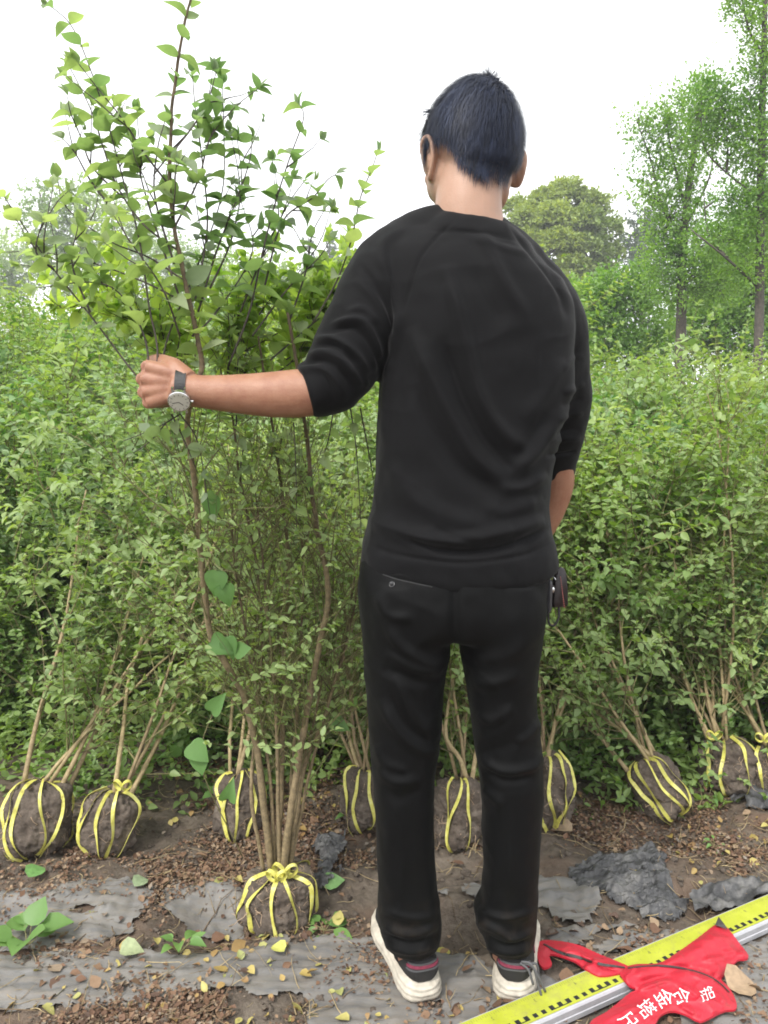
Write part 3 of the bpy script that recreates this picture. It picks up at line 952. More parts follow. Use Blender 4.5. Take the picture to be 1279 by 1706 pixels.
# crown filling round the middle, behind and beside the fist
crown = [stems[0][int(len(stems[0]) * .58):int(len(stems[0]) * .74)]] + [P[int(len(P) * 0.66):] for P in (stems[1], stems[2], stems[9])]
clothe(crown, tw, acc, nb=3, nt=2, size=0.040, spacing=0.036, bl=(0.09, 0.19), tl=(0.05, 0.11), t0=0.05, r=0.002, ang=(0.5, 1.05), up=0.12, t_sides=5)
clothe([spline([at(x, y, Y) for x, y, Y in c_], 12) for c_ in ([(430, 650, 1.6), (510, 560, 1.68), (570, 480, 1.72)], [(360, 650, 1.56), (410, 570, 1.64), (440, 480, 1.66)], [(320, 630, 1.56), (230, 540, 1.62), (120, 470, 1.66)], [(540, 650, 1.66), (570, 570, 1.72), (610, 500, 1.74)])],
       tw, accy, nb=17, nt=4, size=0.044, spacing=0.036, bl=(0.08, 0.17), tl=(0.05, 0.11), t0=0.05, r=0.002, ang=(0.5, 1.1), up=0.12, t_sides=5)
flush(fm, acc, T_HI, width=1.12)
fy = MB(); flush(fy, accy, T_HI, width=1.12); fy.build('foliage', M['leaf_young'], HT)
fm.build('foliage', M['leaf_held'], HT)
tw.build('twigs', M['twig_dark'], HT)
# lower, thinly leaved side twigs under the arm
tw2, acc2, fm2 = MB(), [], MB()
low = [stems[k][int(len(stems[k]) * a):int(len(stems[k]) * b)] for k, a, b in ((0, .18, .5), (1, .12, .8), (2, .12, .7), (3, .15, 1), (4, .2, 1), (5, .2, 1), (6, .2, 1), (7, .2, 1), (8, .2, 1), (9, .2, .75))]
clothe(low, tw2, acc2, nb=24, nt=4, size=0.023, spacing=0.042, bl=(0.18, 0.42), tl=(0.1, 0.26), t0=0.02, r=0.0019, ang=(0.35, 0.95), up=0.06, t_sides=4, leafy=0.5)
flush(fm2, acc2, T_MID)
fm2.build('foliage', M['leaf_laid'], HT)
tw2.build('twigs', M['twig_green'], HT)
hang, acch, tw3 = MB(), [], MB()
for sp in ([(575, 640, 1.48), (590, 720, 1.47), (597, 800, 1.48), (602, 900, 1.5)], [(560, 650, 1.5), (545, 740, 1.5), (520, 800, 1.52)], [(600, 680, 1.46), (615, 760, 1.47), (622, 800, 1.48)],
           [(485, 650, 1.5), (492, 760, 1.52), (494, 880, 1.54)], [(300, 690, 1.42), (330, 740, 1.44), (350, 860, 1.48)], [(285, 690, 1.41), (305, 730, 1.42), (330, 790, 1.44)], [(300, 690, 1.43), (262, 712, 1.42), (205, 735, 1.41)], [(275, 706, 1.42), (250, 735, 1.42), (222, 755, 1.42)]):
    P = spline([at(*q) for q in sp], 16)
    tw3.add(*tube(P, np.linspace(0.0016, 0.0007, 16), 5), a=0.3)
    pair_leaves(acch, P, 0.12, 0.033, 0.032, jit=0.5, skip=0.2)
flush(hang, acch, T_HI)
hang.build('foliage', M['leaf_held'], HT); tw3.build('twigs', M['twig_dark'], HT)

# broad leaved vine on the held shrub's outer stem
VT = thing('climbing_vine', 'thin vine with broad bright green leaves climbing the held shrub\'s outer stem', 'vine', on_ground(400, 1440))
vp = spline([at(*q) for q in [(405, 1430, 1.72), (335, 1270, 1.66), (372, 1150, 1.63), (385, 1080, 1.60), (352, 960, 1.56), (345, 850, 1.52), (340, 800, 1.50)]], 50)
vb = MB(); vb.add(*tube(vp, 0.0014, 5)); vb.build('stem', M['twig_green'], VT)
T_BROAD = _tmpl([(-0.04, 0.18, 0.01), (0.02, 0.34, 0.0), (0.16, 0.43, -0.01), (0.34, 0.42, -0.03), (0.54, 0.33, -0.06), (0.72, 0.21, -0.10), (0.88, 0.09, -0.15)])
for (x, y, Y, ln, dx, dz) in [(352, 828, 1.50, .050, .1, -.9), (362, 952, 1.54, .052, -.1, -.95), (372, 975, 1.54, .046, .3, -.9), (352, 1070, 1.57, .05, .8, -.3), (378, 1062, 1.58, .05, .3, -.9),
                              (392, 1085, 1.58, .04, .6, .2), (352, 1185, 1.60, .055, .5, .7), (318, 1240, 1.62, .055, .6, -.5), (330, 1255, 1.62, .05, .2, -.9), (552, 1200, 1.74, .05, .7, -.3), (380, 1330, 1.66, .045, .2, .8)]:
    lb = MB()
    add_leaves(lb, [at(x, y, Y)], [(dx, -0.25, dz)], [(0.1, -1.0, 0.45)], [ln], T_BROAD, np.array([RNG.uniform(.4, 1)]), 0.95)
    lb.build('leaf', M['leaf_vine'], VT)
    q_ = at(x, y, Y); j_ = np.argmin(np.linalg.norm(vp - q_, axis=1)); pb_ = MB(); pb_.add(*tube(spline([vp[j_], (vp[j_] + q_) / 2 + np.array((0, 0, .006)), q_], 7), .0009, 4)); pb_.build('leaf_stalk', M['twig_green'], VT)

# ------------------------------------------------------------------ trees
def tree(name, label, cat, trunk, r0, limbs, clumps, leafmat, leaf, T, n_leaf, bark='bark_dark', twig=(0.3, 0.6), group=None, sparse=0.0, upb=0.25, puff=False):
    """trunk and limbs as world polylines; clumps = (centre, radii): foliage along twigs filling each clump"""
    o = thing(name, label, cat, (trunk[0][0], trunk[0][1], 0), group)
    tb, fb = MB(), MB()
    P = spline(trunk, 24)
    tb.add(*tube(P, np.linspace(r0, r0 * 0.3, 24), 10), a=0.8)
    for L in limbs:
        Q = spline(L, 12)
        tb.add(*tube(Q, np.linspace(r0 * 0.27, r0 * 0.06, 12), 6), a=0.7)
    vol = np.array([np.prod(c[1]) ** 0.67 for c in clumps]); vol /= vol.sum()
    Ps, Ds, Ns = [], [], []
    for (c, rd), v in zip(clumps, vol):
        c, rd = np.asarray(c, float), np.asarray(rd, float)
        k = int(n_leaf * v)
        if k < 4:
            continue
        # connect to the nearest wood
        allw = np.concatenate([P] + [spline(L, 12) for L in limbs])
        w = allw[np.argmin(np.linalg.norm(allw - c, axis=1) + 0.5 * np.maximum(0, allw[:, 2] - c[2]))]
        B = spline([w, (w + c) / 2 + np.array((0, 0, 0.05)), c], 6)
        tb.add(*tube(B, np.linspace(r0 * 0.22, r0 * 0.05, 6), 4, False), a=0.6)
        if puff:
            u = norm(RNG.normal(0, 1, (k, 3))); u[:, 2] = np.where(u[:, 2] < -0.3, -u[:, 2], u[:, 2])
            rr = RNG.uniform(0.72, 1.08, k) * (1 + 0.34 * vnoise(u * 2.6 + c, 4) + 0.26 * vnoise(u * 6 + c, 6))
            Ps.append(c + u * rd * rr[:, None]); Ds.append(norm(u + RNG.normal(0, 0.6, (k, 3)))); Ns.append(norm(u + np.array((0, 0, 0.5)) + RNG.normal(0, 0.5, (k, 3))))
            continue
        per = 9
        nt = max(1, k // per)
        u = norm(RNG.normal(0, 1, (nt, 3))); rr = RNG.uniform(0.05, 1.0, nt) ** 0.5
        S = c + u * rd * rr[:, None]
        d = norm(u * 0.8 + RNG.normal(0, 0.35, (nt, 3)) + np.array((0, 0, upb)))
        ln = RNG.uniform(*twig, nt)
        for kx in range(0, nt, 3):
            tb.add(*tube(np.array([c + (S[kx] - c) * 0.4, S[kx], S[kx] + d[kx] * ln[kx]]), np.array([r0 * 0.05, r0 * 0.03, r0 * 0.012]), 3, False), a=0.5)
        t = RNG.uniform(0, 1, (nt, per))
        Q = S[:, None] + d[:, None] * (ln[:, None] * t)[..., None] + RNG.normal(0, 0.03, (nt, per, 3))
        Ps.append(Q.reshape(-1, 3)); Ds.append(norm(np.repeat(d, per, 0) * 0.6 + RNG.normal(0, 0.6, (nt * per, 3))))
        Ns.append(norm(np.array((0, 0, 1.0)) + RNG.normal(0, 0.55, (nt * per, 3))))
    Ps, Ds, Ns = map(np.concatenate, (Ps, Ds, Ns))
    r = np.clip(0.5 + 0.5 * vnoise(Ps / (leaf * 14), 7) + RNG.normal(0, 0.18, len(Ps)), 0, 1)
    add_leaves(fb, Ps, Ds, Ns, leaf * RNG.uniform(0.7, 1.25, len(Ps)), T, r, 1.1)
    tb.build('trunk', M[bark], o)
    fb.build('crown', M[leafmat], o)
    return o

def A(x, y, Y):
    return at(x, y, Y)
def clump(x, y, Y, rx, ry, dY=None):
    s = scale_at(y, Y)
    return (at(x, y, Y), (rx * s, (dY if dY is not None else rx * s), ry * s))
def foot(x, Y):
    q = at(x, 700, Y); return np.array((q[0], Y, -0.05))

Yc = 26
tree('camphor_tree', 'round yellow green broadleaf tree right of the man\'s neck', 'tree', [foot(940, Yc), A(940, 560, Yc), A(942, 400, Yc)], 0.28,
     [[A(940, 520, Yc), A(900, 440, Yc)], [A(940, 520, Yc), A(990, 420, Yc)]],
     [clump(x, y, Yc + d, r, r * .8) for x, y, r, d in [(905, 345, 30, 0), (945, 330, 32, 0), (985, 345, 28, .3), (880, 370, 30, -.3), (925, 370, 34, -.9), (970, 375, 34, -.8), (1010, 385, 24, 0), (880, 410, 32, -.5),
      (930, 412, 36, -1.1), (975, 420, 34, -.9), (1015, 425, 22, 0), (890, 455, 34, -.5), (945, 458, 36, -1), (990, 460, 32, -.5), (860, 350, 22, .3), (920, 500, 44, -.3), (975, 505, 40, -.3), (855, 400, 24, .3), (940, 400, 60, .8)]],
     'leaf_camphor', 0.125, T_LO, 46000, puff=True)
Yt = 8.5
tree('slender_tree', 'tall slender tree with bare lower trunk at the right edge', 'tree', [foot(1262, Yt), A(1264, 560, Yt), A(1266, 400, Yt), A(1268, 250, Yt), A(1272, 100, Yt), A(1276, -60, Yt), A(1278, -160, Yt)], 0.056,
     [[A(1266, 330, Yt), A(1225, 300, Yt), A(1180, 258, Yt), A(1165, 215, Yt)], [A(1264, 480, Yt), A(1210, 430, Yt - .2), A(1160, 390, Yt - .2), A(1150, 380, Yt)], [A(1212, 430, Yt - .2), A(1180, 390, Yt), A(1172, 320, Yt)],
      [A(1268, 90, Yt), A(1248, 50, Yt), A(1236, 0, Yt), A(1232, -40, Yt)], [A(1210, 290, Yt), A(1212, 240, Yt), A(1204, 190, Yt)], [A(1268, 280, Yt + .1), A(1279, 200, Yt + .2), A(1290, 120, Yt + .2)]],
     [clump(*q) for q in [(1240, 20, Yt, 24, 34), (1268, 60, Yt, 24, 50), (1225, -30, Yt, 20, 30), (1265, 130, Yt, 22, 45), (1252, 150, Yt, 16, 30), (1245, 215, Yt, 20, 30), (1265, 240, Yt, 30, 50),
                          (1195, 160, Yt, 26, 30), (1170, 185, Yt, 30, 36), (1210, 200, Yt, 26, 30), (1195, 235, Yt, 22, 30), (1228, 262, Yt, 18, 24), (1215, 335, Yt, 30, 16), (1245, 360, Yt, 36, 34), (1290, 300, Yt, 40, 60), (1200, 400, Yt, 40, 30), (1250, 440, Yt, 36, 40)]],
     'leaf_tree', 0.040, T_LO, 17000, twig=(0.08, 0.22))
Yt = 10
tree('feathery_tree', 'feathery light green young tree left of the slender trunk', 'tree', [foot(1132, Yt), A(1134, 560, Yt), A(1136, 440, Yt), A(1145, 330, Yt), A(1160, 220, Yt), A(1168, 160, Yt)], 0.075,
     [[A(1138, 420, Yt), A(1105, 350, Yt), A(1085, 270, Yt), A(1062, 205, Yt)], [A(1142, 350, Yt), A(1120, 260, Yt), A(1110, 200, Yt)], [A(1138, 400, Yt), A(1100, 340, Yt), A(1070, 320, Yt)], [A(1140, 380, Yt), A(1180, 300, Yt), A(1190, 240, Yt)]],
     [clump(*q) for q in [(1065, 200, Yt, 22, 14), (1080, 225, Yt, 24, 22), (1105, 205, Yt, 20, 24), (1135, 190, Yt, 24, 30), (1165, 160, Yt, 26, 30), (1110, 250, Yt, 30, 24), (1142, 245, Yt, 26, 30), (1178, 222, Yt, 18, 30), (1120, 290, Yt, 22, 22),
                          (1148, 315, Yt, 30, 34), (1075, 295, Yt, 26, 10), (1080, 325, Yt, 30, 12), (1130, 360, Yt, 40, 40), (1105, 385, Yt, 30, 30), (1150, 420, Yt, 46, 44), (1110, 440, Yt, 40, 34), (1085, 345, Yt, 20, 10), (1140, 480, Yt, 60, 34), (1190, 460, Yt, 44, 40)]],
     'leaf_tree', 0.045, T_LO, 16000, twig=(0.12, 0.32))
Yt = 11.5
tree('broadleaf_tree', 'low bushy mid green tree behind the man\'s right shoulder', 'tree', [foot(1020, Yt), A(1022, 600, Yt), A(1025, 500, Yt)], 0.06, [[A(1022, 600, Yt), A(985, 520, Yt)], [A(1022, 600, Yt), A(1070, 510, Yt)]],
     [clump(*q) for q in [(985, 500, Yt, 36, 28), (1025, 485, Yt, 40, 26), (1065, 480, Yt, 34, 30), (1000, 550, Yt, 50, 40), (1060, 540, Yt, 46, 40), (960, 540, Yt, 34, 40), (1020, 600, Yt, 70, 36), (1090, 590, Yt, 40, 40), (940, 600, Yt, 40, 40)]],
     'leaf_tree', 0.06, T_LO, 20000, twig=(0.15, 0.35))
Yt = 13
tree('shady_tree', 'dark shady tree filling the gap behind the slender trunk at right', 'tree', [foot(1240, Yt), A(1238, 560, Yt), A(1235, 430, Yt)], 0.1, [[A(1238, 520, Yt), A(1200, 460, Yt)], [A(1238, 520, Yt), A(1275, 440, Yt)]],
     [clump(*q) for q in [(1245, 400, Yt, 40, 40), (1215, 440, Yt, 36, 34), (1280, 380, Yt, 36, 50), (1200, 500, Yt, 50, 44), (1250, 490, Yt, 50, 50), (1160, 540, Yt, 50, 44), (1230, 570, Yt, 70, 44), (1300, 480, Yt, 50, 70)]],
     'leaf_tree', 0.075, T_LO, 22000, twig=(0.2, 0.4))
Yt = 34
tree('dark_conifer', 'dark thin conifer between the round tree and the feathery tree', 'conifer', [foot(1072, Yt), A(1072, 520, Yt), A(1074, 345, Yt)], 0.14, [],
     [clump(*q) for q in [(1074, 358, Yt, 12, 10), (1068, 378, Yt, 20, 9), (1082, 395, Yt, 22, 9), (1062, 410, Yt, 26, 9), (1080, 428, Yt, 28, 10), (1064, 445, Yt, 28, 10), (1078, 465, Yt, 30, 12), (1050, 400, Yt, 14, 10), (1095, 380, Yt, 10, 10)]],
     'leaf_conifer', 0.2, T_LO, 2600, twig=(0.3, 0.8), upb=0.0)
for x, y, w, Yt, lab in [(549, 388, 13, 55, 'taller far bluish conifer tip just left of the man\'s raised shoulder'), (514, 396, 9, 57, 'smaller far bluish conifer tip left of the taller conifer'), (568, 425, 10, 60, 'faint low far conifer between taller conifer and shoulder')]:
    tree('far_conifer', lab, 'conifer', [foot(x, Yt), A(x, 480, Yt), A(x, y, Yt)], 0.15, [], [clump(x + RNG.uniform(-1, 1), y + 8 + k * 13, Yt, w * (0.25 + 0.2 * k), 9) for k in range(8)],
         'leaf_conifer', 0.3, T_LO, 1500, twig=(0.3, 0.7), upb=-0.1, group='far conifer tips')
Yt = 34
tree('willow_tree', 'pale airy drooping tree on the far left skyline', 'tree', [foot(140, Yt), A(140, 560, Yt), A(142, 340, Yt)], 0.25,
     [[A(140, 480, Yt), A(80, 360, Yt), A(65, 320, Yt)], [A(140, 470, Yt), A(190, 380, Yt), A(215, 350, Yt)], [A(141, 420, Yt), A(120, 330, Yt)]],
     [clump(*q) for q in [(65, 325, Yt, 26, 22), (60, 370, Yt, 26, 34), (105, 335, Yt, 30, 26), (140, 325, Yt, 34, 22), (185, 345, Yt, 34, 26), (215, 375, Yt, 28, 30), (120, 385, Yt, 44, 34), (180, 410, Yt, 44, 34), (85, 420, Yt, 40, 34), (140, 460, Yt, 60, 36), (225, 430, Yt, 26, 40)]],
     'leaf_pale', 0.17, T_LO, 9000, twig=(0.4, 1.0), upb=-0.5)
for j, (x, y, w, h, Yt, lab) in enumerate([(20, 430, 60, 50, 40, 'pale hazy tree at the far left edge of the skyline'), (260, 420, 60, 60, 42, 'pale hazy tree behind the held shrub\'s main stem'), (340, 450, 60, 50, 38, 'low pale tree behind the middle of the held shrub'),
                                           (430, 470, 60, 46, 30, 'low green tree behind the right side of the held shrub'), (560, 490, 60, 40, 26, 'low green tree behind the man\'s left upper arm')]):
    tree('hazy_tree', lab, 'tree', [foot(x, Yt), A(x, 620, Yt), A(x, y, Yt)], 0.2, [[A(x, 560, Yt), A(x - w * .6, y + 10, Yt)], [A(x, 560, Yt), A(x + w * .6, y + 10, Yt)]],
         [clump(x + RNG.uniform(-.7, .7) * w, y + RNG.uniform(-.5, 1.6) * h, Yt, w * .5, h * .45) for k in range(9)] + [clump(x, y + h * .3, Yt, w * .8, h * .6)],
         'leaf_pale', 0.18, T_LO, 4500, twig=(0.3, 0.9), upb=-0.1, group='hazy far trees')
# ------------------------------------------------------------------ the man
Y0 = 1.45
def fabric(name, col, rough, bsc, bst, sheen=0.25, spec=0.14, mud=False):
    m, n, l, p = mat(name)
    t = noise_tex(n, l, 9, 4); t2 = noise_tex(n, l, bsc, 2, 0.5)
    c0 = ramp_of(n, l, t.outputs[0], [(0.3, tuple(c * 0.8 for c in col)), (0.7, tuple(c * 1.2 for c in col))])
    t3 = noise_tex(n, l, 420, 2, 0.5)
    l.new(mixc(n, l, ramp_of(n, l, t3.outputs[0], [(0.70, (0, 0, 0)), (0.76, (.5, .5, .5))]), c0, tuple(min(1, c * 4 + .004) for c in col)), p.inputs['Base Color'])
    if mud:                                    # dried mud splashed on the hems
        gp = n.new('ShaderNodeNewGeometry'); sp = n.new('ShaderNodeSeparateXYZ'); l.new(gp.outputs['Position'], sp.inputs[0])
        mr = n.new('ShaderNodeMapRange'); mr.inputs[1].default_value = .26; mr.inputs[2].default_value = .06; mr.inputs[3].default_value = 0; mr.inputs[4].default_value = .4
        l.new(sp.outputs['Z'], mr.inputs[0])
        nm = noise_tex(n, l, 26, 5, .7)
        mm = n.new('ShaderNodeMath'); mm.operation = 'MULTIPLY'; l.new(mr.outputs[0], mm.inputs[0])
        l.new(ramp_of(n, l, nm.outputs[0], [(.5, (0, 0, 0)), (.68, (1, 1, 1))]), mm.inputs[1])
        prev = p.inputs['Base Color'].links[0].from_socket
        l.new(mixc(n, l, mm.outputs[0], prev, (.07, .052, .038)), p.inputs['Base Color'])
    p.inputs['Roughness'].default_value = rough
    p.inputs['Sheen Weight'].default_value = sheen
    p.inputs['Sheen Roughness'].default_value = 0.4
    p.inputs['Specular IOR Level'].default_value = spec
    bump(n, l, p, t2.outputs[0], 0.0012, bst)
    return m
M['knit'] = fabric('black_knit', (0.0036, 0.0036, 0.0042), 0.75, 900, 0.6, 0.07)
M['twill'] = fabric('black_twill', (0.0022, 0.0023, 0.0025), 0.6, 1200, 0.45, 0.02, 0.12, True)
m, n, l, p = mat('skin')
t = noise_tex(n, l, 28, 6, .7); t2 = noise_tex(n, l, 320, 4)
c = ramp_of(n, l, t.outputs[0], [(0.28, (0.24, 0.10, 0.060)), (0.5, (0.30, 0.145, 0.088)), (0.72, (0.35, 0.185, 0.118))])
g = n.new('ShaderNodeNewGeometry'); sx = n.new('ShaderNodeSeparateXYZ'); l.new(g.outputs['Position'], sx.inputs[0])
a_ = n.new('ShaderNodeAttribute'); a_.attribute_name = 'rnd'           # neck and face are paler than the sun-tanned forearms
c = mixc(n, l, a_.outputs['Fac'], c, (0.39, 0.235, 0.165))
l.new(c, p.inputs['Base Color'])
p.inputs['Roughness'].default_value = 0.5
p.inputs['Subsurface Weight'].default_value = 0.12
p.inputs['Subsurface Radius'].default_value = (0.012, 0.004, 0.002)
p.inputs['Subsurface Scale'].default_value = 0.6
bump(n, l, p, t2.outputs[0], 0.0012, 0.5)
M['skin'] = m

PT = thing('person', 'man with short black hair in black sweater and trousers, back turned, gripping the shrub', 'person', (at(745, 1640, Y0)[0], Y0, 0))

def ring(xl, xr, py, b, Y=Y0, n=56, e=2.5, droop=0.0, dz=0.0, slope=0.0):
    """horizontal ring whose side edges sit on photo pixels (xl, py) and (xr, py) at distance Y; b = half depth"""
    p1, p2 = at(xl, py, Y), at(xr, py, Y)
    c, a = (p1 + p2) / 2, (p2[0] - p1[0]) / 2
    th = np.arange(n) * 2 * np.pi / n
    cs, sn = np.cos(th), np.sin(th)
    x = c[0] + a * np.sign(cs) * np.abs(cs) ** (2 / e)
    y = Y + b * np.sign(sn) * np.abs(sn) ** (2 / e)
    z = c[2] + dz - droop * np.maximum(0, -sn) + slope * cs
    return np.stack([x, y, z], -1)

def limb(pts, m=40, n=24, flat=1.0):
    """tapered tube through (px, py, Y, r) rows with round ends"""
    Q = spline(np.array([[*at(x, y, Y), r] for x, y, Y, r in pts]), m)
    return tube(Q[:, :3], Q[:, 3], n)

def wlimb(pts, m=14, n=14):
    Q = spline(np.array(pts, float), m)
    return tube(Q[:, :3], Q[:, 3], n)

# ---- sweater
s = MB()
rows = [(668, 862, 384, .060, 0), (655, 872, 394, .072, 0), (640, 884, 408, .085, 0), (628, 892, 425, .097, 0), (624, 909, 445, .106, 0), (622, 935, 470, .113, 0), (626, 950, 505, .120, 0), (632, 954, 550, .124, 0), (631, 950, 610, .124, 0),
        (629, 940, 670, .120, 0), (629, 926, 730, .116, 0), (627, 914, 790, .113, 0), (621, 910, 840, .113, .004), (611, 914, 885, .116, .010), (604, 921, 910, .119, .017), (602, 925, 928, .118, .030), (603, 924, 937, .113, .034)]
s.add(*loft([ring(*r[:4], droop=r[4], Y=Y0 - 0.0) for r in rows]))
s.add(*limb([(720, 404, 1.45, .050), (662, 430, 1.44, .058), (628, 480, 1.43, .064), (606, 535, 1.42, .066), (580, 592, 1.41, .068), (556, 628, 1.40, .064), (534, 643, 1.395, .056), (508, 651, 1.39, .048)], 60, 32))
s.add(*limb([(862, 445, 1.46, .050), (902, 492, 1.47, .056), (926, 545, 1.49, .057), (936, 615, 1.52, .053), (939, 680, 1.55, .053), (930, 740, 1.575, .048), (926, 770, 1.59, .041), (924, 792, 1.60, .038)], 60, 32))
s.add(*limb([(640, 435, 1.44, .045), (700, 402, 1.45, .055), (770, 402, 1.455, .064), (840, 425, 1.46, .055), (897, 482, 1.465, .050)], 40, 28))
# rib collar
col = [ring(722, 856, 374, .069, 1.452, slope=-.016), ring(716, 863, 379, .074, 1.452, slope=-.016), ring(704, 872, 388, .081, 1.452, slope=-.016), ring(690, 878, 402, .088, 1.452, slope=-.012)]
s.add(*loft(col))
V, Q = voxel(s, 0.0034, 10, 0.5)
x, y = to_px(V)
V = V + vnormals(V, Q) * (0.0030 * fbm(V * 9, 3, 12) + 0.0012 * fbm(V * 28, 2, 30) + .0016 * (1 - np.abs(fbm(V * np.array((6, 6, 9)) + 3, 2, 33))) ** 5)[:, None]
RIDGES = [
    ([(700, 372), (640, 404), (648, 452), (658, 520)], 8, 2.2), ([(622, 415), (650, 470), (663, 530), (655, 580)], 7, 3.5), ([(590, 464), (623, 498), (645, 540), (652, 590)], 7, 4.0), ([(600, 440), (640, 500), (660, 560)], 5, -3.0),
    ([(550, 542), (594, 532), (615, 549), (634, 600)], 6, 6.5), ([(536, 556), (590, 548), (622, 590), (632, 625)], 5, -4.5), ([(522, 566), (558, 566), (590, 587), (614, 625)], 6, 6.5), ([(518, 580), (560, 577), (600, 615), (610, 640)], 5, -4.5),
    ([(508, 597), (539, 587), (573, 603), (604, 645)], 6, 6.5), ([(500, 608), (540, 603), (570, 622), (590, 655)], 4.5, -4.5), ([(493, 616), (535, 614), (562, 637), (578, 668)], 6, 4.5), ([(575, 520), (605, 515), (628, 540)], 6, 4), ([(600, 560), (620, 590), (628, 620)], 4, 4), ([(590, 600), (606, 625), (612, 645)], 4, 4),
    ([(532, 612), (548, 640), (554, 680)], 3.0, -2.6),                                              # cuff seam
    ([(800, 378), (822, 434), (845, 479), (880, 530)], 12, 5), ([(790, 440), (815, 500), (840, 545)], 12, -3),
    ([(740, 440), (762, 512), (777, 580), (800, 662), (837, 720), (888, 752)], 13, 9), ([(735, 560), (762, 640), (795, 715), (838, 770), (868, 790)], 12, -7.5),
    ([(684, 545), (725, 640), (755, 700), (790, 760), (845, 806)], 14, 8), ([(690, 640), (720, 710), (760, 775), (830, 830)], 14, -5),
    ([(957, 600), (938, 677), (893, 752), (845, 795)], 10, 6), ([(915, 690), (880, 740), (850, 765)], 12, -4), ([(940, 600), (905, 660), (870, 700)], 14, 3),
    ([(912, 790), (870, 812), (830, 812)], 9, 5), ([(905, 830), (850, 850), (800, 846)], 12, 4), ([(650, 780), (700, 840), (780, 870), (850, 870)], 16, 4),
    ([(610, 862), (680, 892), (760, 900), (840, 886), (908, 868)], 12, 9), ([(640, 880), (720, 912), (790, 920), (850, 908), (915, 880)], 7, -6), ([(720, 880), (760, 896), (800, 905)], 5, -3),
    ([(770, 392), (810, 405), (885, 425)], 6, 2.2), ([(846, 380), (880, 415), (925, 470), (945, 530)], 6, -2.5), ([(666, 520), (658, 580), (640, 630)], 6, 4), ([(650, 600), (642, 660), (636, 740)], 7, 3),
    ([(758, 366), (728, 395), (700, 430), (686, 470), (672, 520)], 2.6, -2.2),                      # raglan seams
    ([(846, 372), (868, 400), (900, 440), (940, 500)], 2.6, -1.8),
    ([(606, 903), (660, 924), (760, 938), (860, 928), (922, 905)], 2.8, -2.8),                     # hem seam
    ([(714, 384), (790, 388), (868, 402)], 2.4, -1.0),                                              # collar seam
    ([(972, 590), (950, 600), (935, 620)], 4, 2), ([(974, 640), (955, 645), (935, 655)], 5, 2.6), ([(972, 665), (950, 668), (930, 678)], 4, -2), ([(972, 690), (950, 690), (925, 700)], 5, 2.6), ([(968, 715), (945, 716), (920, 722)], 4, -2),
    ([(968, 730), (940, 732), (912, 738)], 5, 2.6), ([(960, 752), (935, 757), (908, 758)], 3, -4),
]
V = folds(V, Q, RIDGES, 1.55)
V = lap(V, Q, 2, 0.4)
b = MB(); b.add(V, Q)
shirt = b.build('sweater', M['knit'], PT)

# ---- trousers
s = MB()
hip = [(606, 918, 920, .104), (600, 913, 945, .112), (597, 909, 970, .118), (597, 908, 995, .122), (599, 907, 1020, .120), (602, 903, 1040, .112), (612, 894, 1052, .095)]
s.add(*loft([ring(*r, e=2.7) for r in hip]))
legL = [(606, 745, 960, .112), (600, 750, 1005, .119), (600, 751, 1030, .114), (602, 752, 1056, .107), (605, 748, 1095, .098), (611, 737, 1160, .088), (615, 735, 1210, .082), (618, 730, 1255, .078), (621, 724, 1300, .076), (624, 722, 1360, .074), (627, 723, 1420, .072), (630, 727, 1475, .072), (631, 733, 1515, .072), (633, 735, 1535, .069), (637, 733, 1552, .066), (642, 730, 1566, .062)]
legR = [(770, 903, 960, .112), (764, 907, 1005, .119), (764, 906, 1030, .114), (765, 902, 1056, .107), (768, 897, 1095, .098), (778, 893, 1160, .088), (786, 897, 1205, .082), (790, 903, 1250, .079), (798, 903, 1295, .077), (805, 900, 1345, .074), (804, 898, 1400, .072), (806, 895, 1450, .071), (802, 894, 1490, .071), (789, 893, 1512, .070), (793, 892, 1535, .068), (803, 890, 1554, .065), (809, 887, 1568, .061)]
for lg in (legL, legR):
    s.add(*loft([ring(*r, Y=Y0 + 0.0, e=2.2) for r in lg]))
V, Q = voxel(s, 0.0034, 8, 0.5)
zc = at(757, 1045, Y0)[2]
V = lap(V, Q, 60, 0.5, smooth(.10, .03, np.abs(V[:, 2] - zc)))
V = V + vnormals(V, Q) * (0.0028 * fbm(V * 8, 3, 50) + 0.0010 * fbm(V * 30, 2, 60) + .0020 * (1 - np.abs(fbm(V * np.array((6, 6, 8)) + 5, 2, 63))) ** 5)[:, None]
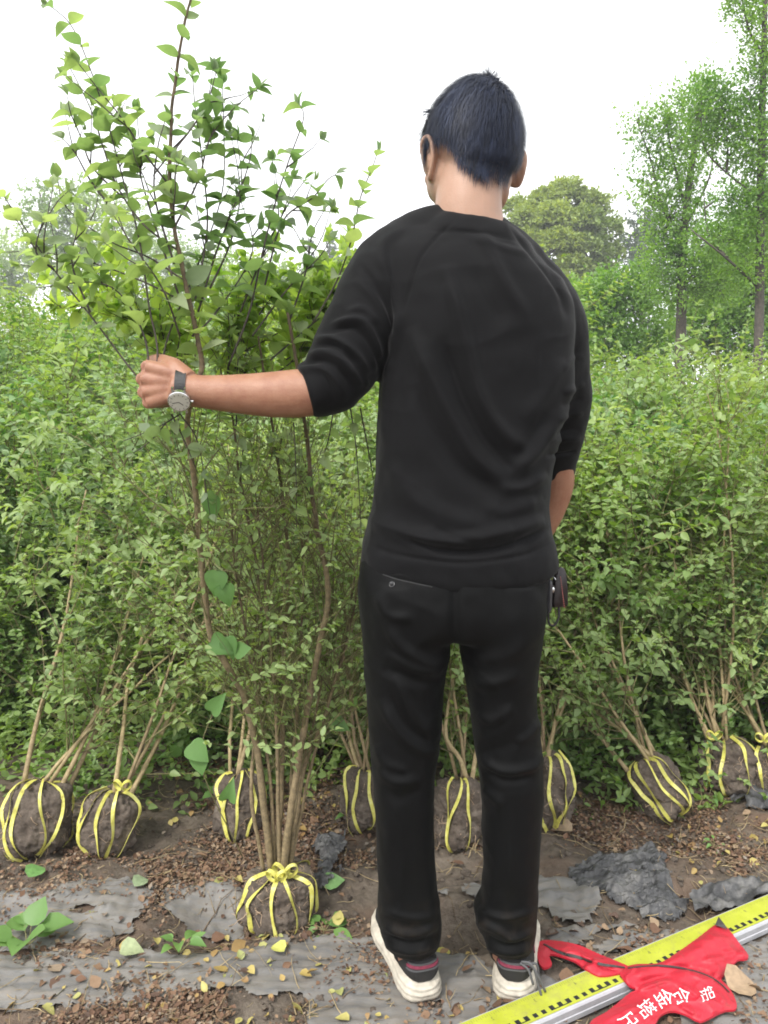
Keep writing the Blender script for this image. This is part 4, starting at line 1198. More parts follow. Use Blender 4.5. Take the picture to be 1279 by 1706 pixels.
V = folds(V, Q, [
    ([(757, 960), (757, 1000), (757, 1085)], 9, -6), ([(628, 985), (645, 1023), (690, 1030)], 9, 4), ([(642, 1034), (664, 1074), (709, 1102), (745, 1108)], 9, 5.5), ([(642, 1086), (688, 1112), (736, 1122)], 8, 5), ([(640, 1110), (690, 1135), (730, 1138)], 8, -3),
    ([(633, 1165), (659, 1211), (698, 1247), (734, 1252)], 9, 5.5), ([(656, 1126), (688, 1191), (728, 1234)], 9, 4.5), ([(645, 1150), (672, 1205), (715, 1240)], 7, -3.5), ([(629, 1277), (656, 1302), (700, 1298)], 9, 5), ([(640, 1310), (665, 1330), (710, 1312)], 9, -2.5), ([(625, 1240), (640, 1270), (680, 1285)], 8, 3),
    ([(794, 1188), (820, 1200), (856, 1176)], 8, 4.5), ([(795, 1240), (815, 1250), (870, 1235)], 10, -2), ([(797, 1262), (840, 1284), (885, 1277), (903, 1256)], 8, 6), ([(805, 1282), (840, 1300), (890, 1295)], 7, -3), ([(803, 1312), (838, 1342)], 8, 4), ([(860, 1240), (885, 1220), (902, 1200)], 7, 3.5),
    ([(780, 1130), (815, 1140), (870, 1120)], 10, 3.5), ([(890, 1060), (850, 1090), (790, 1100)], 12, 3), ([(636, 1543), (682, 1556), (731, 1543)], 6, 5.5), ([(638, 1558), (685, 1572), (730, 1560)], 5, -4), ([(640, 1575), (685, 1586), (728, 1576)], 5, 4.5), ([(634, 1515), (690, 1530), (733, 1520)], 6, 4),
    ([(790, 1535), (826, 1549), (853, 1563), (890, 1549)], 6, 5.5), ([(800, 1556), (845, 1576), (888, 1566)], 5, -4), ([(805, 1576), (850, 1588), (886, 1580)], 5, 4.5), ([(796, 1512), (840, 1530), (892, 1516)], 6, 4), ([(648, 1330), (672, 1400), (668, 1500)], 6, 1.6), ([(846, 1340), (850, 1420), (846, 1500)], 6, 1.6),
    ([(640, 960), (720, 976)], 2.6, -1.8), ([(845, 974), (905, 960)], 2.6, -1.8)], 1.4)
V = lap(V, Q, 2, 0.4)
b = MB(); b.add(V, Q)
trs = b.build('trousers', M['twill'], PT)
from mathutils.bvhtree import BVHTree
def bvh_of(V, Q):
    return BVHTree.FromPolygons([tuple(v) for v in V], [tuple(int(i) for i in q) for q in Q])
TB = bvh_of(V, Q)
def hit(tree_, px, py, off=0.001):
    o = Vector((0, 0, CAM_Z)); d = Vector(at(px, py, 1.0)) - o
    r = tree_.ray_cast(o, d.normalized())
    return np.array(r[0]) + np.array(r[1]) * off, np.array(r[1])
M['thread'] = plain('piping', (0.018, 0.018, 0.019), 0.6)
for pts in ([(638, 957), (660, 965), (690, 972), (720, 978)], [(838, 977), (870, 971), (904, 959)]):
    q = spline(np.array(pts, float), 14)
    P = np.array([hit(TB, a_, b_, 0.0006)[0] for a_, b_ in q])
    w = MB(); w.add(*tube(lap_line(P, 2), 0.0011, 5)); w.build('pocket_welt', M['thread'], trs)
P, N = hit(TB, 653, 974, 0.0015)
w = MB(); th = np.linspace(0, 2 * np.pi, 17)
u_ = norm(np.cross(N, (0, 0, 1.))); v_ = np.cross(u_, N)
w.add(*tube(P + 0.0048 * (np.cos(th)[:, None] * u_ + np.sin(th)[:, None] * v_), 0.0013, 6)); w.add(*ellipsoid(P, (.0042, .0015, .0042), 12, 8))
w.build('button', plain('horn_button', (0.02, 0.02, 0.022), 0.25), trs)

# ---- body: one skin from head to feet
s = MB()
HC = at(788, 238, 1.466)                       # middle of the cranium
YAW = R(27)                                    # the head looks ahead and to his left
HR = np.array(Matrix.Rotation(YAW, 3, 'Z') @ Matrix.Rotation(R(-12), 3, 'X'))
def hd(x, y, z):
    return HC + HR @ np.array((x, y, z))
s.add(*ellipsoid(HC, (.0745, .092, .098), 40, 28, HR))
s.add(*ellipsoid(hd(-.006, .030, -.055), (.068, .066, .075), 32, 24, HR))          # face
s.add(*ellipsoid(hd(0, .052, -.110), (.036, .036, .026), 24, 16, HR))          # chin
for sx_ in (-1, 1):
    s.add(*ellipsoid(hd(sx_ * .046, .015, -.085), (.018, .042, .034), 20, 14, HR))   # jaw
    s.add(*ellipsoid(hd(sx_ * .043, .068, -.040), (.022, .02, .016), 20, 14, HR))    # cheek bone
    s.add(*ellipsoid(hd(sx_ * .03, .088, -.005), (.026, .010, .008), 16, 10, HR))    # brow
    s.add(*ellipsoid(hd(sx_ * .009, .106, -.056), (.008, .009, .007), 12, 8, HR))    # nostril
s.add(*wlimb([(*hd(0, .092, -.012), .007), (*hd(0, .104, -.035), .009), (*hd(0, .112, -.052), .0105)], 8))
s.add(*wlimb([(*hd(-.022, .084, -.085), .004), (*hd(0, .097, -.082), .007), (*hd(.022, .084, -.085), .004)], 10))
s.add(*wlimb([(*hd(-.018, .084, -.092), .004), (*hd(0, .094, -.092), .0075), (*hd(.018, .084, -.092), .004)], 10))
# neck and shoulders
s.add(*limb([(789, 250, 1.455, .054), (784, 300, 1.45, .0575), (780, 345, 1.445, .0605), (780, 385, 1.45, .068), (785, 430, 1.455, .075)], 24, 32))
s.add(*limb([(740, 400, 1.45, .03), (700, 420, 1.45, .036), (660, 440, 1.44, .036)], 16, 20))
s.add(*limb([(818, 405, 1.455, .03), (850, 455, 1.46, .034), (878, 495, 1.465, .032)], 16, 20))
trunk = [(670, 870, 420, .062), (656, 900, 470, .082), (658, 920, 540, .092), (660, 915, 640, .09), (660, 895, 740, .085), (655, 885, 840, .085), (640, 885, 920, .09), (630, 880, 1000, .095), (640, 870, 1050, .08)]
s.add(*loft([ring(*r, n=40) for r in trunk]))
for lg, dx in ((legL, 0), (legR, 0)):
    q = [((r[0] + r[1]) / 2 - (0 if i < 3 else 0), r[2], Y0, max(.033, min(.064, (r[1] - r[0]) * .00112 / 2 - .016 - .0012 * i))) for i, r in enumerate(lg)]
    s.add(*limb(q, 30, 20))
    e = q[-1]
    ank = at(e[0], e[1], Y0)
    sk = MB(); sk.add(*wlimb([(ank[0], ank[1] + .006, .155, .040), (ank[0], ank[1] + .008, .10, .040), (ank[0], ank[1] + .012, .062, .038)], 8, 20)); sk.build('sock', M['twill'], PT)
    s.add(*wlimb([(*ank, .036), (ank[0], ank[1] + .01, .065, .034), (ank[0] + (-.02 if lg is legL else .02), ank[1] + .08, .055, .03), (ank[0] + (-.04 if lg is legL else .035), ank[1] + .17, .05, .022)], 14))
# left arm, fist
s.add(*limb([(690, 430, 1.45, .045), (640, 490, 1.435, .046), (600, 560, 1.415, .044), (560, 628, 1.40, .044), (520, 652, 1.392, .0435), (470, 657, 1.385, .0415), (420, 657, 1.378, .037), (370, 655, 1.37, .032), (330, 652, 1.365, .0288), (303, 650, 1.362, .0285), (285, 646, 1.36, .026)], 70, 28))
S1 = scale_at(640, 1.36)
def fp(px, py, dY):
    return at(px, py, 1.362 + dY)
# metacarpals from wrist to knuckle, then three curled phalanges closing round the stems
FING = [((246, 611), .0125, 1.00), ((238, 632), .0128, 1.05), ((239, 653), .0122, 1.0), ((247, 671), .0112, .85)]
for (kx, ky), r, k in FING:
    w0 = fp(300, 640 + (ky - 640) * 0.45, .002)
    kn = fp(kx, ky, .006)
    s.add(*wlimb([(*w0, .017), (*((w0 * .5 + kn * .5) + np.array((0, -.004, 0))), .0148), (*kn, r)], 14, 14))
    p1 = kn + np.array((-.006, .036 * k, .000)); p2 = p1 + np.array((.022 * k, .016, 0)); p3 = p2 + np.array((.018 * k, -.012, 0))
    s.add(*wlimb([(*kn, r), (*(kn * .5 + p1 * .5 + np.array((-.003, 0, 0))), r * .82), (*p1, r * .86), (*p2, r * .76), (*p3, r * .66)], 24, 12))
s.add(*ellipsoid(fp(270, 640, .012), (.034, .016, .040), 24, 16))                      # palm
th_ = [(*fp(300, 628, .012), .019), (*fp(286, 612, .022), .0175), (*fp(274, 603, .040), .0135), (*fp(262, 600, .060), .0115), (*fp(250, 602, .073), .0098)]
s.add(*wlimb(th_, 24, 14))
s.add(*wlimb([(*fp(310, 634, .0), .022), (*fp(291, 612, .008), .0165), (*fp(284, 604, .022), .012)], 12, 14))
# right arm, hand resting in front of the hip
s.add(*limb([(872, 482, 1.46, .030), (918, 545, 1.485, .040), (932, 615, 1.52, .042), (937, 690, 1.55, .042), (928, 770, 1.585, .037), (926, 810, 1.60, .036), (915, 850, 1.61, .032), (897, 890, 1.62, .027), (880, 915, 1.625, .0255)], 60, 24))
w0 = at(880, 915, 1.625)
for k, (dx, dz, ln) in enumerate([(-.026, .016, .9), (-.03, -.004, 1.0), (-.026, -.024, .95), (-.018, -.042, .78)]):
    kn = w0 + np.array((-.062, .012, -.022)) + np.array((dx * .4, 0, dz))
    s.add(*wlimb([(*w0, .017), (*kn, .0125)], 8, 12))
    p1 = kn + np.array((-.036, .004, -.024)) * ln; p2 = p1 + np.array((-.016, -.012, -.02)) * ln; p3 = p2 + np.array((-.004, -.014, -.014)) * ln
    s.add(*wlimb([(*kn, .011), (*p1, .0095), (*p2, .0085), (*p3, .0072)], 18, 12))
s.add(*wlimb([(*w0, .016), (*(w0 + np.array((-.03, -.006, .012))), .0145), (*(w0 + np.array((-.062, -.012, .018))), .0115), (*(w0 + np.array((-.09, -.014, .008))), .009)], 18, 12))
s.add(*ellipsoid(at(728, 304, 1.497), (.020, .040, .036), 20, 14)); s.add(*ellipsoid(at(836, 297, 1.47), (.018, .030, .034), 20, 14))
# ears
def ear(sd_, cx, cy, Y, yaw, sz=1.0):
    c = at(cx, cy, Y)
    Rm = np.array(Matrix.Rotation(yaw, 3, 'Z'))
    def e(x, y, z):                     # x outwards, y towards the face
        return c + Rm @ np.array((x * sd_, y, z)) * sz
    hel = [(*e(-.004, .014, -.004), .0028), (*e(.001, .016, .018), .0035), (*e(.005, .008, .029), .0042), (*e(.008, -.005, .030), .0044), (*e(.010, -.014, .018), .0044), (*e(.009, -.016, .002), .0042), (*e(.006, -.011, -.014), .0042), (*e(.001, -.003, -.025), .0055), (*e(-.006, .002, -.024), .0055), (*e(-.012, .004, -.020), .005)]
    s.add(*wlimb(hel, 40, 10))
    s.add(*wlimb([(*e(.004, .004, .022), .003), (*e(.006, -.005, .014), .004), (*e(.005, -.006, -.006), .004), (*e(.0, .002, -.018), .004)], 16, 10))
    s.add(*ellipsoid(e(-.001, -.001, .003), (.0075 * sz, .0155 * sz, .027 * sz), 16, 12, Rm))
    s.add(*ellipsoid(e(.003, -.003, .008), (.0042 * sz, .0165 * sz, .024 * sz), 16, 12, Rm))
    s.add(*ellipsoid(e(-.010, .000, -.002), (.012 * sz, .011 * sz, .024 * sz), 16, 12, Rm))
ear(-1, 715, 267, 1.450, YAW + R(16), 1.22)
ear(1, 862, 284, 1.492, YAW - R(24), 1.05)
V, Q = voxel(s, 0.0024, 3, 0.5)
V = V + vnormals(V, Q) * (0.0006 * fbm(V * 30, 2, 71))[:, None]
x, y = to_px(V)
pale = np.clip(smooth(-0.15, -0.06, V[:, 0]) , 0, 1) * smooth(1.45, 1.5, V[:, 2])
b = MB(); b.add(V, Q, pale)
body = b.build('body', M['skin'], PT)
BODY = bvh_of(V, Q)
for sx_ in (-1, 1):
    e = MB(); e.add(*ellipsoid(hd(sx_ * .031, .078, -.026), (.012, .012, .0105), 20, 14), m=0)
    e.add(*ellipsoid(hd(sx_ * .031, .0868, -.026), (.0052, .004, .0052), 14, 10), m=1)
    e.build('eye', [plain('eye_white', (.75, .72, .68), .2), plain('iris', (.03, .018, .012), .15)], PT)

# ---- hair
m, n, l, p = mat('black_hair')
a = n.new('ShaderNodeAttribute'); a.attribute_name = 'rnd'
l.new(ramp_of(n, l, a.outputs['Fac'], [(0, (.004, .006, .014)), (0.7, (.018, .026, .056)), (1, (.042, .056, .105))]), p.inputs['Base Color'])
p.inputs['Roughness'].default_value = 0.55
p.inputs['Specular IOR Level'].default_value = 0.35
M['hair'] = m
SR = np.array((.0745, .092, .098))
SRL = np.array((.076, .094, .140))
def shell(u, h):
    """point h metres above the cranium along local direction u"""
    u = norm(u)
    lo_ = smooth(0.1, -0.5, u[:, 2:3])
    r = 1 / np.sqrt(np.sum((u / (SR * (1 - lo_) + SRL * lo_)) ** 2, 1))
    return HC + (u * (r + h)[:, None]) @ HR.T
# hairline: how low hair may root, by azimuth (0 = face, pi = nape)
def low_z(az):
    a_ = np.abs(az)
    return np.interp(a_, [0, 0.55, 0.9, 1.12, 1.3, 1.45, 1.9, 2.08, 2.3, 2.6, 3.15], [0.60, 0.52, 0.18, -0.30, -0.2, 0.08, 0.02, -0.45, -0.68, -0.745, -0.75])
WH = norm(np.array([0.20, -0.42, 0.86]))       # whorl
hb, NH = MB(), 22000
u = norm(RNG.normal(0, 1, (NH * 3, 3)))
az = np.arctan2(u[:, 0], u[:, 1])
lz = low_z(az) + 0.06 * vnoise(np.stack([az * 6, az * 0, az * 0], -1), 2) - 0.03 * np.exp(-((az - 2.95) / .12) ** 2) - 0.05 * (az < 0) * smooth(2.0, 2.2, -az) * smooth(2.95, 2.6, -az) + RNG.normal(0, .035, len(az))
u = np.concatenate([norm(WH + RNG.normal(0, .16, (2600, 3))), u[u[:, 2] > lz][:NH]])
az = np.arctan2(u[:, 0], u[:, 1])
# root cap under the strands
Vc, Fc = ellipsoid((0, 0, 0), (1, 1, 1), 96, 80)
keep = Vc[:, 2] > low_z(np.arctan2(Vc[:, 0], Vc[:, 1])) + 0.02
Vs = shell(Vc, 0.0030 + 0.001 * smooth(-0.6, 0.4, Vc[:, 2]))
for i in np.where((Vc[:, 2] < .15) & keep)[0]:
    r_ = BODY.find_nearest(Vector(Vs[i]))
    Vs[i] = np.array(r_[0]) + np.array(r_[1]) * .0011
Fk = [f[np.all(keep[f], axis=1)] for f in Fc]
hb.add(Vs, Fk, 0.1)
tx = u - WH
fl = tx - u * np.sum(tx * u, 1, keepdims=True)
fl = norm(fl + 0.25 * np.cross(u, np.array((0, 0, 1.0))) * np.exp(-np.sum(tx ** 2, 1) * 3)[:, None])
down = np.array((0, 0, -1.0)) - u * (-u[:, 2:3])
fl = norm(fl * 0.75 + 0.55 * norm(down) * smooth(0.8, -0.2, u[:, 2])[:, None] + 0.20 * np.stack([vnoise(u * 7, 91), vnoise(u * 7, 92), vnoise(u * 7, 93)], -1) + RNG.normal(0, 0.10, u.shape))
back = smooth(0.3, -0.5, u[:, 2])
ln = (0.046 * (1 - back) + 0.020 * back) * RNG.uniform(0.6, 1.25, len(u))
lift = (0.0135 * (1 - back) + 0.0065 * back) * RNG.uniform(0.35, 1.15, len(u))
tuft = np.exp(-np.sum((u - norm(np.array((0.26, -0.22, 0.94)))) ** 2, 1) / 0.006)
lift = lift + tuft * RNG.uniform(0.0, 0.026, len(u))
front = np.exp(-np.sum((u - norm(np.array((-0.62, 0.55, 0.56)))) ** 2, 1) / 0.02)
lift = lift + front * RNG.uniform(0.0, 0.022, len(u)) * (RNG.random(len(u)) < 0.5)
K = 5
pts = []
for k in range(K):
    t = k / (K - 1)
    uu = norm(u + fl * (ln / 0.09 * t)[:, None])
    pts.append(shell(uu, 0.001 + lift * np.sin(min(1.0, t * 1.25) * np.pi / 2) + 0.0012 * t * RNG.normal(0, 1, len(u)) * (t > .5)))
pts = np.stack(pts, 1)
lim = .0060 + .030 * smooth(-.75, .10, u[:, 2])                              # short hair lies close on the neck and never inside the skin
for i in range(len(u)):
    for k in range(K):
        r_ = BODY.find_nearest(Vector(pts[i, k]))
        n_ = np.array(r_[1]); d_ = float((pts[i, k] - np.array(r_[0])) @ n_)
        w_ = .0012 + .0011 * k
        if d_ < w_ or d_ > w_ + lim[i]:
            pts[i, k] = np.array(r_[0]) + n_ * (w_ if d_ < w_ else w_ + lim[i])
T = norm(np.gradient(pts, axis=1))
S = norm(np.cross(T, (pts - HC)))
wd = np.linspace(1, 0.12, K)[None, :, None] * RNG.uniform(0.0003, 0.00068, len(u))[:, None, None]
Va = pts - S * wd; Vb = pts + S * wd
VV = np.stack([Va, Vb], 2).reshape(len(u), -1, 3)
q = np.array([[2 * k, 2 * k + 1, 2 * k + 3, 2 * k + 2] for k in range(K - 1)])
FF = (q[None] + (np.arange(len(u)) * 2 * K)[:, None, None]).reshape(-1, 4)
hb.add(VV.reshape(-1, 3), FF, np.repeat(np.clip(0.45 + 0.4 * vnoise(u * 9, 95) + RNG.normal(0, .2, len(u)), 0, 1), 2 * K))
def tuft_at(px_, py_, Y_, dirs, k, ln_):
    for i in range(k):
        b_ = at(px_ + RNG.normal(0, 7), py_ + RNG.uniform(0, 8), Y_ + RNG.normal(0, .012))
        d_ = np.array(dirs[i % len(dirs)]) + RNG.normal(0, .25, 3)
        P_ = wander(b_, d_, ln_ * RNG.uniform(.5, 1.1), 5, .12)
        hb.add(*tube(P_, np.linspace(.0007, .00012, 5), 3, False), a=.2)
us = norm(RNG.normal(0, 1, (30000, 3))); azs = np.arctan2(us[:, 0], us[:, 1])      # the shaved, thinning nape
lzs = low_z(azs) - 0.05 * (azs < 0) * smooth(2.0, 2.2, -azs) * smooth(2.95, 2.6, -azs)
ks = (np.abs(azs) > 2.0) & (us[:, 2] < lzs + .03) & (us[:, 2] > lzs - .11 * RNG.random(len(us)) ** 2)
us = us[ks]; dn = np.array((0, 0, -1.0)) + us * us[:, 2:3]; dn = norm(dn + RNG.normal(0, .25, us.shape))
for u0, d0 in zip(us, dn):
    h_ = RNG.uniform(.06, .13)
    q0 = shell(np.array([u0, u0 + d0 * h_ * .5, u0 + d0 * h_]), 0)
    q0 = q0 + norm(q0 - HC) * np.array([[-.001], [.0012], [.0016]])
    r_ = BODY.find_nearest(Vector(q0[0]))
    q0 = q0 + (np.array(r_[0]) - q0[0]) + np.array(r_[1]) * .0006
    hb.add(*tube(q0, np.array([.00034, .00028, .0001]), 3, False), a=RNG.uniform(0, .8))
tuft_at(812, 130, 1.45, [(-.3, 0, 1), (.25, 0, 1), (.6, 0, .8), (0, -.3, 1)], 90, .026)
tuft_at(722, 184, 1.52, [(-1, .2, -.1), (-1, .2, -.5), (-.9, .1, .1)], 60, .024)
hb.build('hair', M['hair'], PT)

# ---- shoes
M['sole'] = plain('white_foam', (0.46, 0.42, 0.35), 0.65, 0, 0.24, 45, 0.0008, 90)
M['mesh_black'] = plain('shoe_knit', (0.013, 0.012, 0.012), 0.75, 0, 0.2, 60, 0.001, 700)
M['pink'] = plain('pink_trim', (0.20, 0.03, 0.06), 0.6, 0, 0.25, 160)
M['grey_trim'] = plain('grey_trim', (0.08, 0.08, 0.085), 0.6)
M['lace'] = plain('grey_lace', (0.085, 0.085, 0.09), 0.7)
def shoe(hx, hy, yaw, mirror):
    c0 = np.array((hx, hy, 0.0)); Rm = np.array(Matrix.Rotation(yaw, 3, 'Z'))
    W = lambda P: c0 + np.asarray(P) @ Rm.T
    def sec(y, w0, w1, z0, z1, n=28, off=0.0, e=3.5):
        w0, w1 = w0 * 1.2, w1 * 1.2
        th = np.arange(n) * 2 * np.pi / n
        cs, sn = np.cos(th), np.sin(th)
        f = (np.sign(sn) * np.abs(sn) ** (2 / e) + 1) / 2
        wd_ = w0 + (w1 - w0) * f
        return W(np.stack([off * mirror + wd_ * np.sign(cs) * np.abs(cs) ** (2 / e), np.full(n, y), z0 + (z1 - z0) * f], -1))
    so = MB()
    L = [(-.004, .012, .010, .020, .040), (.004, .027, .021, .006, .044), (.018, .036, .029, .002, .050), (.045, .040, .034, .001, .050), (.09, .038, .034, .003, .050), (.13, .039, .035, .003, .045), (.18, .046, .042, .001, .041), (.22, .048, .043, .002, .039), (.255, .042, .036, .006, .040), (.28, .028, .022, .014, .040), (.292, .012, .008, .024, .036)]
    so.add(*loft([sec(a, w0, w1, z0, z1, off=-.004 * math.sin(max(0, a) * 11)) for a, w0, w1, z0, z1 in L]))
    V, Q = voxel(so, 0.003, 4)
    V = V + vnormals(V, Q) * (0.0013 * np.sin(V[:, 2] * 520) * smooth(.012, .02, V[:, 2]) + 0.0006 * fbm(V * 50, 2, 5))[:, None]
    up = MB()
    U = [(.006, .016, .018, .045, .082), (.014, .026, .025, .045, .092), (.03, .0315, .029, .044, .092), (.06, .034, .031, .042, .086), (.10, .034, .027, .040, .092), (.14, .037, .026, .038, .090), (.19, .042, .028, .036, .074), (.23, .042, .028, .035, .062), (.26, .034, .022, .035, .054), (.28, .02, .012, .036, .046)]
    up.add(*loft([sec(a, w0, w1, z0, z1, off=-.004 * math.sin(max(0, a) * 11), e=2.8) for a, w0, w1, z0, z1 in U]))
    V2, Q2 = voxel(up, 0.003, 4)
    sh = MB(); sh.add(V2, Q2)
    so_ = sh.build('shoe', M['mesh_black'], PT)
    sl = MB(); sl.add(V, Q); sl.build('sole', M['sole'], so_)
    BV = bvh_of(V2, Q2)
    def on(P, off=.0012):
        r = BV.find_nearest(Vector(W(P)))
        return np.array(r[0]) + np.array(r[1]) * off
    for z_, mt_, w_ in ((.083, 'pink', .0026), (.0905, 'grey_trim', .0016), (.0755, 'grey_trim', .0013)):
        P = lap_line(np.array([on((math.sin(a) * .041, .035 - .034 * math.cos(a), z_ - .002 * math.cos(a))) for a in np.linspace(-1.15, 1.15, 22)]), 2)
        Nn = norm(P - W((0, .035, z_))); k = len(P)
        ribbon(P, np.broadcast_to((0, 0, 1.0), P.shape), Nn, w_, .0012, 'heel_tab', M[mt_], so_)
    for sd in (-1, 1):
        P = lap_line(np.array([on((sd * .05, a, .060 + .012 * math.sin(a * 20))) for a in np.linspace(.07, .17, 16)]), 2)
        ribbon(P, np.broadcast_to((0, 0, 1.0), P.shape), np.broadcast_to(W((sd, 0, 0)) - W((0, 0, 0)), P.shape), .0022, .001, 'side_stripe', M['pink'], so_)
    return so_
hl = at(691, 1640, 1.40); hr_ = at(856, 1640, 1.40)
shoe(hl[0] + .022, 1.392, R(15), 1)
sR = shoe(hr_[0] - .002, 1.392, R(-10), -1)
lc = MB()                                              # loose lace ends beside the right heel
for pts in ([(868, 1602, 1.395), (884, 1606, 1.39), (898, 1630, 1.385), (908, 1652, 1.385)], [(872, 1604, 1.395), (888, 1612, 1.39), (896, 1640, 1.385), (902, 1660, 1.38)], [(876, 1606, 1.395), (893, 1606, 1.40), (897, 1622, 1.40), (900, 1632, 1.40)], [(866, 1604, 1.395), (880, 1616, 1.388), (888, 1640, 1.385)]):
    lc.add(*tube(spline([at(*q_) for q_ in pts], 14), 0.0024, 6))
lc.build('shoelace', M['lace'], sR)

# ---- wristwatch
M['leather'] = plain('black_leather', (0.006, 0.006, 0.0065), 0.5, 0, 0.2, 90, 0.001, 260)
M['steel'] = plain('steel', (0.62, 0.62, 0.62), 0.22, 1.0, 0.05)
M['dial'] = plain('cream_dial', (0.50, 0.50, 0.43), 0.35, 0, 0.05)
wc = at(303, 650, 1.362)
ax = norm(at(330, 652, 1.365) - at(285, 640, 1.36)); ax = norm(ax + np.array((0, 0, .22)))
nd = norm(np.array((-.10, -.80, -.52))); nd = norm(nd - ax * (nd @ ax)); bd = np.cross(ax, nd)
WT = bpy.data.objects.new('wristwatch', None); C.objects.link(WT); WT.parent = PT; WT.matrix_parent_inverse = Matrix.Translation(PT.location).inverted()
th = np.linspace(0, 2 * np.pi, 40)
def wrist_pt(a):
    d = Vector(math.cos(a) * nd + math.sin(a) * bd)
    r = BODY.ray_cast(Vector(wc) + d * .075, -d)
    k = (np.array(r[0]) - wc) @ np.array(d) if r[0] is not None else .028
    return wc + np.array(d) * (min(max(k, .022), .036) + .0016)
P = np.array([wrist_pt(a) for a in th]); P[-1] = P[0]
for _ in range(6):
    P = (np.roll(P[:-1], 1, 0) + 2 * P[:-1] + np.roll(P[:-1], -1, 0)) / 4; P = np.concatenate([P, P[:1]])
Nn = norm(P - wc)
ribbon(P, np.broadcast_to(ax, P.shape), Nn, .0092, .0014, 'strap', M['leather'], WT)
dc = wrist_pt(0) + nd * .004
def disc(c, r, h, n=40, bev=0.0012):
    th = np.arange(n) * 2 * np.pi / n
    o = np.cos(th)[:, None] * ax + np.sin(th)[:, None] * bd
    return loft([c + o * r - nd * h, c + o * r + nd * (h - bev), c + o * (r - bev) + nd * h])
w = MB(); w.add(*disc(dc, .0198, .0045)); 
w.add(*tube(np.array([dc + ax * .0195, dc + ax * .0235]), .0025, 10))
for s1 in (-1, 1):
    for s2 in (-1, 1):
        w.add(*box_verts(dc + s1 * bd * .0205 + s2 * ax * .0105 - nd * .002, ax * .0016, bd * .0045, nd * .002))
cs_ = w.build('watch_case', M['steel'], WT, False)
w = MB(); w.add(*disc(dc + nd * .0042, .0172, .0008, bev=.0003)); w.build('dial', M['dial'], WT, False)
w = MB()
top = dc + nd * .0053
for k in range(12):
    a = k * math.pi / 6; d = math.cos(a) * ax + math.sin(a) * bd
    w.add(*box_verts(top + d * .0142, d * .0016, np.cross(nd, d) * .0004, nd * .0002))
for a, ln_ in ((0.7, .009), (2.9, .012)):
    d = math.cos(a) * ax + math.sin(a) * bd
    w.add(*box_verts(top + d * ln_ / 2, d * ln_ / 2, np.cross(nd, d) * .0005, nd * .0003))
w.build('watch_hands', plain('dark_steel', (.1, .1, .1), .3, .8), WT, False)
# ------------------------------------------------------------------ keys on the hip
KT = thing('key_bunch', 'bunch of keys with leather fob clipped at the man\'s right hip', 'keys', at(922, 960, 1.42))
def kt(name, mb, mt): return mb.build(name, mt, KT)
def kp(x, y, d=0.0): return at(x, y, 1.425 + d)
w = MB(); w.add(*tube(spline([kp(921, 936), kp(927, 944), kp(924, 956), kp(917, 958), kp(916, 946), kp(920, 937)], 24), .0014, 6)); kt('clip', w, M['steel'])
w = MB(); th = np.linspace(0, 2 * np.pi, 26)
w.add(*tube(kp(919, 969) + .0095 * (np.cos(th)[:, None] * np.array((.8, -.4, 0)) + np.sin(th)[:, None] * np.array((0, 0, 1.0))), .0012, 6)); kt('split_ring', w, M['steel'])
pr = [(-.006, .046), (.006, .046), (.0125, .034), (.0165, .0), (.018, -.026), (.016, -.030), (-.012, -.030), (-.014, -.022), (-.012, .02)]
def slab(c, prof, th_, dirx, name, mt, mb=None):
    dirx = norm(np.array(dirx)); dn = norm(np.cross(dirx, (0, 0, 1.0)))
    f = [c + dirx * a_ + np.array((0, 0, b_)) for a_, b_ in prof]
    rings = [np.array([q - dn * th_ + (c - q) * .06 for q in f]), np.array([q - dn * th_ * .7 for q in f]), np.array([q + dn * th_ * .7 for q in f]), np.array([q + dn * th_ + (c - q) * .06 for q in f])]
    w = mb or MB(); w.add(*loft(rings))
    return kt(name, w, mt) if name else w
slab(kp(931, 985, .004), pr, .006, (1, .35, 0), 'leather_fob', plain('fob_leather', (.011, .006, .007), .4, 0, .2, 90, .0008, 300))
w = MB(); 
for k in range(17):
    t = k / 16; q = kp(933 + 6.5 * t, 961 + 50 * t, -.004)
    w.add(*tube(np.array([q, q + np.array((.0012, -.0002, -.0012))]), .0007, 5))
kt('stitching', w, plain('red_thread', (.45, .12, .10), .6))
slab(kp(914, 990, -.004), [(-.006, .028), (.005, .028), (.0065, .02), (.0062, -.03), (.003, -.036), (-.003, -.036), (-.006, -.028)], .0035, (.6, -.8, 0), 'key_case', plain('key_plastic', (.05, .05, .055), .25))
w = MB(); w.add(*tube(np.array([kp(917, 968, -.006), kp(918, 990, -.006), kp(917, 1020, -.005)]), [.0013, .0013, .0013], 6)); kt('key_blade', w, M['steel'])
w = MB(); w.add(*ellipsoid(kp(921, 983, -.003), (.005, .002, .006), 14, 10)); kt('charm', w, M['steel'])
w = MB(); w.add(*tube(spline([kp(914, 1015), kp(913, 1032), kp(917, 1042), kp(924, 1041), kp(930, 1030), kp(931, 1016), kp(930, 1005)], 26), .0024, 7)); kt('wrist_loop', w, M['mesh_black'])

